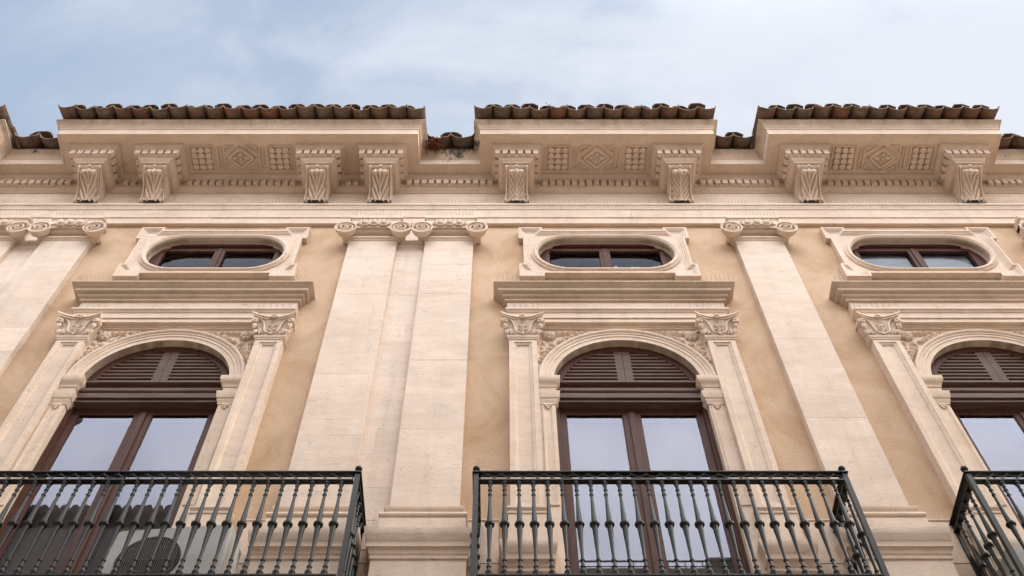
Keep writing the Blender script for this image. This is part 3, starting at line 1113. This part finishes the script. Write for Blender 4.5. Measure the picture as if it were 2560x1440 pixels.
    for sgn in (-1, 1):
        xc = X + sgn * 1.054
        if comp_src is None:
            comp_src = build(composite(), 'capital', 'stone', S, (0, 0, 11.285))
            place(comp_src, S, (xc, 0, 11.285))
        else:
            dup(comp_src, S, (xc, 0, 11.285))
    # lintel entablature and hood
    mh = MB()
    mh.box(X - 1.200, X + 1.200, -.100, 0, 11.5985, 11.664)
    mh.box(X - 1.206, X + 1.206, -.114, 0, 11.6645, 11.763)
    p1 = [(X - 1.206, 0), (X - 1.206, -.114), (X + 1.206, -.114), (X + 1.206, 0)]
    mh.sweep(p1, [(0, 11.7635), (.008, 11.7635), (.010, 11.772), (.022, 11.79), (.024, 11.798), (.034, 11.80), (.034, 11.828), (-.03, 11.834)], PLAN)
    xa = X - 1.223
    for f0, f1 in ((0, .27), (.27, .40), (.40, .78), (.78, 1)):
        mh.box(xa + 2.446 * f0 + .001, xa + 2.446 * f1 - .001, -.080 - R.uniform(0, .002), 0, 11.82, 12.055)
    build(mh, 'lintel', 'stone', S, (X, 0, 11.6))
    mh = MB()
    p2 = [(X - 1.223, 0), (X - 1.223, -.080), (X + 1.223, -.080), (X + 1.223, 0)]
    mh.sweep(p2, [(0, 12.050), (.026, 12.050), (.026, 12.084), (.032, 12.092), (.050, 12.098), (.058, 12.105), (.058, 12.150), (.066, 12.155), (.098, 12.158), (.098, 12.204), (.105, 12.209),
                  (.112, 12.212), (.126, 12.230), (.146, 12.248), (.153, 12.252), (.153, 12.270), (-.06, 12.290)], PLAN)
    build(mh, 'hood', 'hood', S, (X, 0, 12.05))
    # spandrel carving
    for sgn in (-1, 1):
        ml = MB()
        yb = -.028
        rr = random.Random(5)
        # rose
        fx, fz = X + sgn * .765, 11.395
        for k in range(7):
            a = k * 2 * pi / 7
            ml.ball((fx + .046 * cos(a), yb - .016, fz + .046 * sin(a)), .028, .030, .024, 9, 7)
        for k in range(4):
            a = k * pi / 2 + .4
            ml.ball((fx + .017 * cos(a), yb - .034, fz + .017 * sin(a)), .016, .018, .016, 8, 6)
        # garland following the arch, downwards and inwards
        for a_deg in range(42, 22, -4):
            a = radians(a_deg - 2)
            r = RE + .045
            px_, pz_ = X + sgn * r * cos(a), SPZ + r * sin(a)
            if abs(px_ - X) > .868: continue
            ml.leaf((px_, yb, pz_), (a - pi / 2) if sgn > 0 else (pi - (a - pi / 2)), .095, .036, .052)
        for a_deg in range(30, 66, 5):
            a = radians(a_deg)
            r = RE + .105
            px_, pz_ = r * cos(a), SPZ + r * sin(a)
            if px_ < .85 and pz_ < 11.49 and (px_ - .765) ** 2 + (pz_ - 11.395) ** 2 > .006:
                ml.leaf((X + sgn * px_, yb, pz_), (a - pi / 2 - .5) if sgn > 0 else (pi - (a - pi / 2 - .5)), .085, .028, .042)
        for i, x in enumerate((.82, .84, .85)):
            ml.leaf((X + sgn * x, yb, 11.30 - i * .085), -pi / 2 + sgn * .35, .09, .028, .040)
            ml.leaf((X + sgn * (x - .05), yb, 11.27 - i * .085), -pi / 2 - sgn * .45, .09, .030, .045)
        for a_deg in range(47, 70, 4):
            a = radians(a_deg)
            r = RE + .036 + (.02 if a_deg < 55 else 0)
            ml.leaf((X + sgn * r * cos(a), yb, SPZ + r * sin(a)), (a + pi / 2) if sgn > 0 else (pi - a - pi / 2), .10, .032, .050)
        for i in range(6):
            x = .72 - i * .062
            ml.leaf((X + sgn * x, yb, 11.452 + i * .006), pi + .25 if sgn > 0 else -.25, .092, .028, .042)
        for k in range(4):
            ml.leaf((X + sgn * .855, yb, 11.47 - k * .035), (.5 if sgn < 0 else pi - .5), .05, .012, .016)
        ml.tube([(X + sgn * .85, yb - .006, 10.93), (X + sgn * .80, yb - .006, 11.12), (X + sgn * .75, yb - .008, 11.30)], .007, 5)
        ml.ball((X + sgn * .845, yb - .01, 11.50), .02, .02, .024, 8, 6)
        build(ml, 'spandrel_carving', 'stone', S, (X + sgn * .7, yb, 11.3))
    return S
for X in WX:
    window_surround(X)

# ---- joinery of the arched windows
def arched_window(X, i):
    m = MB()
    yw = 0.035
    ap = arc(X, RI - .001, 48, 0.0, pi)
    m.sweep(ap, [(0, .14), (0, yw), (-.075, yw), (-.085, yw + .012), (-.09, yw + .02), (-.09, .14)], FACE)
    # outer frame posts below the transom
    for sgn in (-1, 1):
        a, b = sorted((X + sgn * (RI - .001), X + sgn * (RI - .042)))
        m.box(a, b, .034, .18, 7.12, 10.235)
        a, b = sorted((X + sgn * (RI - .002), X + sgn * (RI - .022)))
        m.box(a, b, .018, .0335, 7.12, 10.235)
    m.box(X - .706, X + .706, .072, .18, 10.17, 10.235)
    F = build(m, 'arched_window', 'wood', BLD, (X, .1, 7.1))
    # transom
    mt = MB()
    zt = 10.585
    mt.sweep([(X - .742, .0), (X + .742, .0)], [(-.16, zt), (.030, zt - .004), (.032, zt - .022), (.012, zt - .030), (-.012, zt - .034), (-.012, zt - .075), (.002, zt - .082), (.012, zt - .10), (.016, zt - .135), (.010, zt - .15),
               (-.006, zt - .155), (-.006, zt - .18), (.016, zt - .188), (.018, zt - .265), (.030, zt - .270), (.030, zt - .282), (.004, zt - .286), (.002, zt - .315), (.018, zt - .320), (.018, zt - .338), (-.004, zt - .345), (-.16, zt - .345)], PLAN)
    build(mt, 'transom', 'wood_h', F, (X, 0, 10.3))
    # fixed louvred leaves in the lunette
    for sgn in (-1, 1):
        ml = MB()
        a, b = sorted((X + sgn * .002, X + sgn * .083))
        zc_ = SPZ + sqrt((RI - .08) ** 2 - .08 ** 2)
        ml.box(a, b, yw + .008, .12, 10.56, zc_)
        k = 0
        z = 10.605
        while z < 11.2:
            rr = RI - .088
            hx = sqrt(max(rr * rr - (z + .012 - SPZ) ** 2, 0))
            if hx > .12:
                x0, x1 = sorted((X + sgn * .083, X + sgn * hx))
                y0, y1 = yw + .014, yw + .05
                ml.sweep([(x0, y0), (x1, y0)], [(-.036, z), (0, z), (.008, z + .008), (.010, z + .020), (.007, z + .034), (0, z + .043), (-.036, z + .046)], PLAN)
            z += .0605
        build(ml, 'louvre_panel', 'wood_h', F, (X + sgn * .35, .08, 10.56))
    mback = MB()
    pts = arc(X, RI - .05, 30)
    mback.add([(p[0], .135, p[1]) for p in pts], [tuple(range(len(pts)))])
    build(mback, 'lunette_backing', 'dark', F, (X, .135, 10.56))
    # glazed leaves
    for sgn in (-1, 1):
        md = MB()
        xo, xi = RI - .043, .004
        st, ce = .060, .080
        def bx(a, b, y0, y1, z0, z1):
            p, q = sorted((X + sgn * a, X + sgn * b))
            md.box(p, q, y0, y1, z0, z1)
        bx(xo - st, xo, .068, .12, 7.14, 10.169)
        bx(xi, xi + ce, .068, .12, 7.14, 10.169)
        bx(xi + ce, xo - st, .0685, .12, 10.152, 10.169)
        bx(xi + ce, xo - st, .0685, .12, 7.14, 7.6)
        if sgn > 0: bx(-.028, .030, .050, .0675, 7.14, 10.168)     # cover strip on the meeting stiles
        bx(xo - st - .010, xo - st, .074, .11, 7.6, 10.152)
        bx(xi + ce, xi + ce + .010, .074, .11, 7.6, 10.152)
        D_ = build(md, 'door_leaf', 'wood', F, (X + sgn * .38, .12, 7.14))
        mp_ = MB()
        a, b = sorted((X + sgn * (xi + ce + .0), X + sgn * (xo - st)))
        yy = .084
        mp_.add([(a, yy, 7.6), (b, yy, 7.6), (b, yy, 10.158), (a, yy, 10.158)], [(0, 1, 2, 3)])
        build(mp_, 'pane', 'glass', F, (X + sgn * .38, yy, 7.6))
    for sgn in (-1, 1):                           # drawn net curtain behind each leaf
        mc = MB()
        n = 60
        a, b = sorted((X + sgn * .05, X + sgn * .72))
        vs = []
        for k in range(n + 1):
            y = .26 + .003 * sin(k * .37 + i)
            vs += [(a + (b - a) * k / n, y, 7.3), (a + (b - a) * k / n, y, 10.25)]
        mc.add(vs, [(2 * k, 2 * k + 2, 2 * k + 3, 2 * k + 1) for k in range(n)])
        build(mc, 'curtain', 'net', F, (X + sgn * .38, .26, 7.3))
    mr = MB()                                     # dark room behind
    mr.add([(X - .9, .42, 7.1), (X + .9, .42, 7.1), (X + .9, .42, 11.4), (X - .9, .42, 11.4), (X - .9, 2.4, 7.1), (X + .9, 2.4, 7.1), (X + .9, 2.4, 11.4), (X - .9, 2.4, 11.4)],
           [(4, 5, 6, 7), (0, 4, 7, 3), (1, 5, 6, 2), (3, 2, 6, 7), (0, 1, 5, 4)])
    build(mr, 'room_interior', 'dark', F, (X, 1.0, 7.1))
for i, X in enumerate(WX):
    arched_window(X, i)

# ---- oval attic windows
def stadium(X, zc, hs, r, n=18):
    pts = []
    for k in range(n + 1):
        a = -pi / 2 + pi * k / n
        pts.append((X + hs + r * cos(a), zc + r * sin(a)))
    for k in range(n + 1):
        a = pi / 2 + pi * k / n
        pts.append((X - hs + r * cos(a), zc + r * sin(a)))
    return pts
def oval(X, i):
    zc, hs, ri = 13.262, 0.445, 0.392
    m = MB()
    z0, z1, hw = 12.655, 13.905, 1.072
    ins, ear, ez = 0.075, 0.30, 0.30
    cur = stadium(X, zc, hs, ri)
    m.hole_plate((X - hw + .055, X + hw - .055, z0 + .075, z1 - .075), cur, -.036, .20)
    out = [(X - hw, z1), (X - hw + ear, z1), (X - hw + ear, z1 - ins), (X + hw - ear, z1 - ins), (X + hw - ear, z1), (X + hw, z1), (X + hw, z1 - ez), (X + hw - ins * .75, z1 - ez),
           (X + hw - ins * .75, z0 + ez), (X + hw, z0 + ez), (X + hw, z0), (X + hw - ear, z0), (X + hw - ear, z0 + ins), (X - hw + ear, z0 + ins), (X - hw + ear, z0), (X - hw, z0), (X - hw, z0 + ez),
           (X - hw + ins * .75, z0 + ez), (X - hw + ins * .75, z1 - ez), (X - hw, z1 - ez)]
    m.sweep(out, [(0, 0.0), (0, -.078), (.030, -.078), (.034, -.068), (.048, -.066), (.052, -.056), (.066, -.054), (.070, -.044), (.088, -.042), (.092, -.0365), (.10, -.0355)], FACE, True)
    for sx in (-1, 1):
        for sz in (-1, 1):
            a, b = sorted((X + sx * (hw - .05), X + sx * (hw - ear + .05)))
            c, d = sorted(((z1 - .05, z1 - ez + .05) if sz > 0 else (z0 + .05, z0 + ez - .05)))
            m.box(a, b, -.0352, 0, c, d)
    m.sweep(cur, [(0, .02), (0, -.062), (.012, -.076), (.030, -.086), (.046, -.084), (.058, -.072), (.062, -.060), (.078, -.058), (.080, -.036)], FACE, True)
    S = build(m, 'oval_surround', 'stone', BLD, (X, 0, z0))
    mw = MB()
    y0, y1 = .060, .11
    for a, b, c, d in ((-.86, .86, 13.545, 13.75), (-.86, .86, 12.78, 12.885)):
        mw.box(X + a, X + b, y0, y1, c, d)
    mw.box(X - .86, X + .86, y0 - .022, y0 - .0005, 13.60, 13.75)
    for sgn in (-1, 1):
        a, b = sorted((X + sgn * .86, X + sgn * .745))
        mw.box(a, b, y0, y1, 12.886, 13.544)
        a, b = sorted((X + sgn * .745, X + sgn * .690))
        mw.box(a, b, y0 - .012, y1 - .012, 12.886, 13.5445)
        a, b = sorted((X + sgn * .003, X + sgn * .066))
        mw.box(a, b, y0 - .012, y1 - .012, 12.886, 13.5445)
        mw.box(*sorted((X + sgn * .066, X + sgn * .69)), y0 - .0115, y1 - .012, 13.50, 13.544)
    mw.box(X - .022, X + .022, y0 - .026, y0 - .0125, 12.886, 13.543)
    F = build(mw, 'oval_window', 'wood', BLD, (X, .08, 12.85))
    for sgn in (-1, 1):
        mp_ = MB()
        a, b = sorted((X + sgn * .06, X + sgn * .70))
        mp_.add([(a, .085, 12.85), (b, .085, 12.85), (b, .085, 13.55), (a, .085, 13.55)], [(0, 1, 2, 3)])
        build(mp_, 'pane', 'glass_dark', F, (X + sgn * .38, .085, 12.85))
        # little curtain seen at the foot of the pane
        if i > 0:
            mc = MB()
            rr = random.Random(i * 7 + sgn)
            n = 40
            tops = []
            for k in range(n + 1):
                f = k / n
                tops.append(13.065 + .085 * abs(sin(f * pi * 2.5 + i)) ** 2.2 + .012 * sin(f * 19))
            if i == 2: tops = [t - .035 for t in tops]
            if i == 1 and sgn < 0: tops = [t - .03 for t in tops]
            vs = []
            for k in range(n + 1):
                x = a + (b - a) * k / n
                y = .110 + .012 * sin(k * 1.1)
                vs += [(x, y, 12.82), (x, y, tops[k] + .06)]
            mc.add(vs, [(2 * k, 2 * k + 2, 2 * k + 3, 2 * k + 1) for k in range(n)])
            build(mc, 'curtain', 'curtain', F, (X + sgn * .38, .16, 12.82))
        if i == 2:
            mf = MB()
            mf.add([(a, .14, 12.83), (b, .14, 12.83), (b, .14, 13.7), (a, .14, 13.7)], [(0, 1, 2, 3)])
            build(mf, 'blind', 'frosted', F, (X + sgn * .38, .2, 12.83))
    mr = MB()
    mr.add([(X - .9, .42, 12.8), (X + .9, .42, 12.8), (X + .9, .42, 13.72), (X - .9, .42, 13.72), (X - .9, 2.2, 12.8), (X + .9, 2.2, 12.8), (X + .9, 2.2, 13.72), (X - .9, 2.2, 13.72)],
           [(4, 5, 6, 7), (0, 4, 7, 3), (1, 5, 6, 2), (3, 2, 6, 7), (0, 1, 5, 4)])
    build(mr, 'room_interior', 'dark', F, (X, 1, 12.8))
for i, X in enumerate(WX):
    oval(X, i)

# ---- balcony slabs
BAL = [(-5.95, -1.203), (-0.228, 2.797), (3.812, 6.463)]
for x0, x1 in BAL:
    m = MB()
    m.sweep([(x0 - .03, .0), (x0 - .03, -.62), (x1 + .03, -.62), (x1 + .03, 0)], [(0, 6.92), (.02, 6.95), (.02, 7.0), (.05, 7.03), (.05, 7.09), (0, 7.095)], PLAN)
    m.box(x0 - .03, x1 + .03, -.62, -.13, 6.92, 7.094)
    build(m, 'balcony_slab', 'stone', BLD, ((x0 + x1) / 2, -.3, 6.92))

# ================================================================== IRON RAILINGS
YR, ZT = -0.577, 8.490
prof = [(.030, 7.352), (.030, 7.362), (.020, 7.368), (.026, 7.380), (.026, 7.392), (.017, 7.400), (.014, 7.430), (.020, 7.438), (.020, 7.448), (.013, 7.456), (.0115, 7.498), (.0185, 7.506), (.0185, 7.516), (.0115, 7.524),
        (.0125, 7.60), (.0165, 7.72), (.0215, 7.83), (.0225, 7.868), (.024, 7.874), (.037, 7.884), (.0395, 7.892), (.0395, 7.902), (.034, 7.910), (.0225, 7.914),
        (.0215, 7.95), (.0165, 8.06), (.0125, 8.18), (.0115, 8.224), (.0175, 8.230), (.0175, 8.240), (.0115, 8.247), (.0115, 8.282), (.0175, 8.288), (.0175, 8.297), (.0120, 8.304),
        (.0145, 8.335), (.0175, 8.352), (.0165, 8.356), (.0225, 8.366), (.0245, 8.376), (.0225, 8.387), (.014, 8.394)]
mbal = MB()
mbal.lathe(prof, (0, 0, 0), 'z', 12)
bal_src = build(mbal, 'baluster', 'iron')
mfin = MB()
mfin.ball((0, 0, 8.556), .030, .030, .030, 16, 11)
mfin.lathe([(.016, 8.498), (.012, 8.512), (.016, 8.53)], (0, 0, 0), 'z', 10)
fin_src = build(mfin, 'finial', 'iron')
used = {'b': False, 'f': False}
SP = 0.1183
def railing(x0, x1, label, posts=(True, True)):
    T = empty('balcony_railing', ((x0 + x1) / 2, YR, 7.095), label, 'railing', 'iron balcony railings')
    yb = -.012
    def put(src, key, parent, x, y):
        if not used[key]:
            used[key] = True
            place(src, parent, (x, y, 0))
        else:
            dup(src, parent, (x, y, 0))
    d = .026
    # rails: front and the two returns to the wall
    for nm, za, zb in (('top_rail', ZT - .001, ZT + .009), ('upper_rail', 8.394, 8.407), ('lower_rail', 7.338, 7.352), ('bottom_rail', 7.250, 7.264)):
        m = MB()
        e = .006 if nm == 'top_rail' else 0
        m.box(x0 + d, x1 - d, YR - d - e, YR + d + e, za, zb)
        for xx in (x0, x1):
            m.box(xx - d - e, xx + d + e, YR - d - e if nm == 'top_rail' else YR + d, yb, za, zb)
        build(m, nm, 'iron', T, ((x0 + x1) / 2, YR, za))
    # scrolled filler bands
    for z_lo, z_hi in ((8.407, 8.484), (7.264, 7.338)):
        m = MB()
        n = round((x1 - x0 - 2 * d) / SP)
        def arcs(pt, ln, cnt):
            st = ln / cnt
            h = (z_hi - z_lo)
            for k in range(cnt):
                for (zb_, sg) in ((z_lo, 1), (z_hi, -1)):
                    off = 0 if sg > 0 else .5
                    if sg < 0 and k == cnt - 1: continue
                    pts = []
                    for i in range(11):
                        t = i / 10
                        s_ = (k + off + t) * st
                        pts.append((*pt(s_), zb_ + sg * h * .62 * sin(pi * t) ** .65))
                    m.tube(pts, .0048, 6)
        arcs(lambda s_: (x0 + d + s_, YR - d + .006), x1 - x0 - 2 * d, n)
        ln = yb - YR - d
        for xx in (x0, x1):
            arcs(lambda s_, xx=xx: (xx, YR + d + s_), ln, 5)
        build(m, 'scroll_band', 'iron', T, ((x0 + x1) / 2, YR, z_lo))
    # corner posts with ball finials, wall posts
    for k, xx in enumerate((x0, x1)):
        m = MB()
        m.box(xx - .020, xx + .020, YR - .020, YR + .020, 7.095, 8.4835)
        P_ = build(m, 'post', 'iron', T, (xx, YR, 7.095))
        put(fin_src, 'f', P_, xx, YR)
        m = MB()
        m.box(xx - .016, xx + .016, yb - .03, yb, 7.70, 8.483)
        m.tube([(xx, yb - .015, 7.72), (xx, yb - .03, 7.62), (xx, yb - .01, 7.56)], .012, 6)
        build(m, 'wall_post', 'iron', T, (xx, yb, 7.7))
    n = round((x1 - x0) / SP)
    st = (x1 - x0) / n
    for k in range(1, n):
        put(bal_src, 'b', T, x0 + k * st, YR)
    for xx in (x0, x1):
        for k in range(1, 5):
            put(bal_src, 'b', T, xx, YR + k * (yb - YR) / 5)
    return T
railing(*BAL[0], 'long dark iron balcony railing in front of the left arched window and an air conditioner')
railing(*BAL[1], 'dark iron balcony railing in front of the middle arched window, both corner posts showing')
railing(*BAL[2], 'dark iron balcony railing at the right edge, in front of the right arched window')

# ================================================================== AIR CONDITIONERS
def air_con(x0, x1, yf, z0, z1, rot, label, fan=True):
    cx, cy = (x0 + x1) / 2, yf + .15
    T = empty('air_conditioner', (cx, cy, z0), label, 'air conditioner', 'air conditioners on the balconies')
    T.rotation_euler = (0, 0, rot)
    hw, hd, H = (x1 - x0) / 2, .15, z1 - z0
    def b2(mb_, name, mt, par=T):
        o = build(mb_, name, mt)
        place(o, None, (0, 0, 0))
        o.parent = par
        o.location = (0, 0, 0)
        return o
    m = MB()
    r = .045
    ring = []
    for sx, sz, a0 in ((1, 1, 0), (-1, 1, pi / 2), (-1, -1, pi), (1, -1, 3 * pi / 2)):
        for k in range(6):
            a = a0 + k / 5 * pi / 2
            ring.append((sx * (hw - r) + r * cos(a), (H / 2 + sz * (H / 2 - r)) + r * sin(a)))
    m.sweep(ring[::-1], [(.02, -hd), (0, -hd + .02), (0, hd), (.01, hd)], FACE, True)
    for y in (-hd, hd):
        m.add([(p[0] * (1 - .02 / hw), y, H / 2 + (p[1] - H / 2) * (1 - .04 / H)) for p in ring], [tuple(range(len(ring)))])
    body = b2(m, 'body', 'acbody')
    fx, fz, fr = -hw + .36, H * .50, .245
    if fan:
        m = MB()
        m.lathe([(fr + .012, -hd - .001), (fr + .010, -hd - .012), (fr - .004, -hd - .010), (fr - .008, -hd - .004)], (fx, 0, fz), 'y', 40, False)
        m.lathe([(fr - .006, -hd - .003), (.001, -hd - .003)], (fx, 0, fz), 'y', 40, False)
        b2(m, 'fan_opening', 'acgrille')
        m = MB()
        k = -fr + .018
        while k < fr - .01:
            h = sqrt(fr * fr - k * k)
            m.box(fx + k - .0018, fx + k + .0018, -hd - .014, -hd - .009, fz - h, fz + h)
            k += .0165
        for q in (-.12, 0, .12):
            h = sqrt(fr * fr - q * q)
            m.box(fx - h, fx + h, -hd - .0145, -hd - .0125, fz + q - .0018, fz + q + .0018)
        b2(m, 'fan_grille', 'wire')
    m = MB()
    m.box(hw - .004, hw + .012, -.05, .05, .18, .30)
    m.lathe([(.05, -.06), (.05, .05)], (hw - .01, 0, .12), 'y', 12)
    b2(m, 'valve_cover', 'acbody')
    m = MB()
    for sx in (-.3, .3):
        m.box(sx - .03, sx + .03, -.14, .14, 7.095 - z0, .004)
    b2(m, 'foot', 'gutter')
air_con(-3.09, -2.13, -.40, 7.32, 8.07, radians(-5), 'grey air conditioner with a round black fan grille on the left balcony')
air_con(3.88, 4.74, -.42, 7.16, 7.83, radians(3), 'pale grey air conditioner partly cut off, behind the right railing')

# ================================================================== BIRD SPIKES
def spikes(x0, x1, y, z, label, h=.115, st=.042, seed=1, ends=True):
    rr = random.Random(seed)
    m = MB()
    m.box(x0, x1, y - .008, y + .008, z, z + .004)
    x = x0 + .012
    k = 0
    while x < x1 - .005:
        t = rr.uniform(-.012, .012)
        m.tube([(x, y, z), (x + t, y - .012 + rr.uniform(-.01, .01), z + h * rr.uniform(.9, 1.08))], .0015, 3)
        for sg in (-1, 1):
            m.tube([(x, y, z), (x + sg * rr.uniform(.012, .024), y + sg * .03 - .01, z + h * .55)], .0012, 3)
        x += st * rr.uniform(.85, 1.15)
        k += 1
    o = build(m, 'bird_spikes', 'wire', None, ((x0 + x1) / 2, y, z))
    tag(o, label, 'bird spikes', 'bird spike strips')
ends = [-6.85] + [e for b in BRK[1:-1] for e in (b - .19, b + .19)] + [7.3]
names = ['thin wire bird spikes on the frieze ledge left of the first carved bracket', 'bird spikes on the frieze ledge between the first and second brackets from the left',
         'thin wire bird spikes on the frieze ledge under the leftmost soffit rosette', 'bird spikes on the frieze ledge between the third and fourth brackets from the left',
         'thin wire bird spikes on the frieze ledge under the gutter with the dry plant', 'thin wire bird spikes on the frieze ledge under the middle soffit rosette',
         'thin wire bird spikes on the frieze ledge under the right hand gutter gap', 'thin wire bird spikes on the frieze ledge under the rightmost soffit rosette',
         'thin wire bird spikes on the frieze ledge right of the last carved bracket']
for i in range(9):
    spikes(ends[2 * i], ends[2 * i + 1], -.088, 14.557, names[i], seed=i)
capn = ['over the capital cut off by the left edge', 'over the whole scroll capital at far left', 'over the left capital of the middle pair', 'over the right capital of the middle pair', 'over the single pilaster right of the middle window']
for px, t in zip(PX[:5], capn):
    spikes(px - .31, px + .31, -.150, 14.066, 'short strip of bird spikes ' + t, h=.13, seed=int(px * 10) + 40)
for X, t in zip(WX, ('left', 'middle', 'right')):
    spikes(X - 1.33, X + 1.33, -.215, 12.276, 'long row of bird spikes on the hood of the %s arched window' % t, h=.13, st=.05, seed=int(X * 10) + 80)
    for sgn, u in ((-1, 'left'), (1, 'right')):
        spikes(X + sgn * 1.02 - .21, X + sgn * 1.02 + .21, -.135, 11.831, 'tiny bird spikes above the %s small capital of the %s arched window' % (u, t), h=.09, st=.07, seed=int(X * 10) + sgn + 120)

# ================================================================== PLANTS ON THE ROOF
m = MB()
rr = random.Random(3)
c = Vector((-0.985, -0.54, 15.53))
for k in range(300):
    a, e = rr.uniform(0, 2 * pi), rr.uniform(-.8, 1.2)
    d = Vector((cos(a) * cos(e), sin(a) * cos(e) * .8, sin(e)))
    l = rr.uniform(.06, .17)
    p0 = c + Vector((rr.uniform(-.05, .05), rr.uniform(-.04, .04), rr.uniform(-.05, .05)))
    p1 = p0 + d * l * .6
    p2 = p1 + Vector((d.x * .5 + rr.uniform(-.4, .4), d.y * .5, d.z * .4 - .5)) * l * .4
    m.tube([p0, p1, p2], [.003, .0028, .0016], 3)
    if k % 3 == 0:
        m.ball(p2, .010, .008, .012, 5, 4)
tag(build(m, 'dry_plant', 'dry', None, tuple(c)), 'dry reddish brown plant tuft growing in the gutter gap between two cornice blocks', 'plant')
def weed(x, y, z, h, label, seed):
    m = MB()
    q = random.Random(seed)
    for k in range(4):
        dx, dy = q.uniform(-.05, .05), q.uniform(-.05, .02)
        hh = h * (1 if k == 0 else q.uniform(.3, .55))
        m.tube([(x, y, z), (x + dx * .3, y + dy * .4, z + hh * .5), (x + dx, y + dy, z + hh)], [.004, .0035, .002], 4)
        m.leaf((x + dx, y + dy, z + hh * .92), pi / 2 + q.uniform(-.4, .4), .05, .008, .006)
    tag(build(m, 'weed', 'weed', None, (x, y, z)), label, 'plant', 'weeds on the roof tiles')
weed(0.62, -.90, 15.74, .30, 'thin weed stalk sticking up from the tiles of the middle roof', 4)
weed(-0.80, -.46, 15.74, .26, 'tiny weed stalk on the low tiles above the dry plant', 9)

# ================================================================== BUILDING ACROSS THE STREET (seen mirrored in the panes)
OPP = empty('building', (0, -8.5, 0), 'plain grey plastered building across the street, its eaves mirrored in the window panes', 'building')
YO = -8.5
m = MB()
def opp_block(x0, x1, h):
    m.box(x0, x1, YO - 9, YO, 0, h)
opp_block(-26, -4.6, 18.0)
opp_block(-4.58, 8.6, 16.62)
opp_block(8.62, 26, 17.7)
m.box(-4.58, 8.6, YO, YO + .06, 16.4, 16.63)
build(m, 'wall', 'opp', OPP)
m = MB()
for x0, x1, h in ((-26, -4.6, 18.0), (8.62, 26, 17.7)):
    m.sweep([(x1, YO), (x0, YO)], [(0, h - .22), (.06, h - .20), (.08, h - .06), (.22, h - .03), (.22, h + .05), (0, h + .07)], PLAN)
build(m, 'eaves', 'gutter', OPP)
m = MB()
for x0, x1, h in ((-26, -4.6, 18.0), (8.62, 26, 17.7)):
    x = x0 + .15
    while x < x1:
        m.tube([(x, YO + .25, h + .08), (x, YO - 4, h + 1.4)], .095, 10)
        x += .21
    m.add([(x0, YO + .21, h + .055), (x1, YO + .21, h + .055), (x1, YO - 4, h + 1.4), (x0, YO - 4, h + 1.4)], [(0, 1, 2, 3)])
build(m, 'roof', 'opp_tile', OPP)
m = MB()
m.tube([(-4.5, YO - .05, 16.92), (8.5, YO - .05, 16.92)], .022, 6)
m.tube([(-4.5, YO - .05, 16.78), (8.5, YO - .05, 16.78)], .014, 6)
for k in range(40):
    m.tube([(-4.5 + k * .333, YO - .05, 16.62), (-4.5 + k * .333, YO - .05, 16.92)], .012, 5)
build(m, 'terrace_railing', 'gutter', OPP)
m = MB()
m.box(4.0, 4.8, YO - .9, YO - .2, 16.62, 17.05)
m.box(3.95, 4.85, YO - .95, YO - .15, 17.055, 17.13)
build(m, 'chimney', 'opp', OPP)
m = MB()
for x in (-10, -7, -2.5, .5, 3.5, 6.5, 10.5, 13.5):
    for z in (2.2, 6.4, 10.6, 14):
        m.box(x - .5, x + .5, YO, YO + .02, z, z + 1.8)
build(m, 'window', 'dark', OPP)
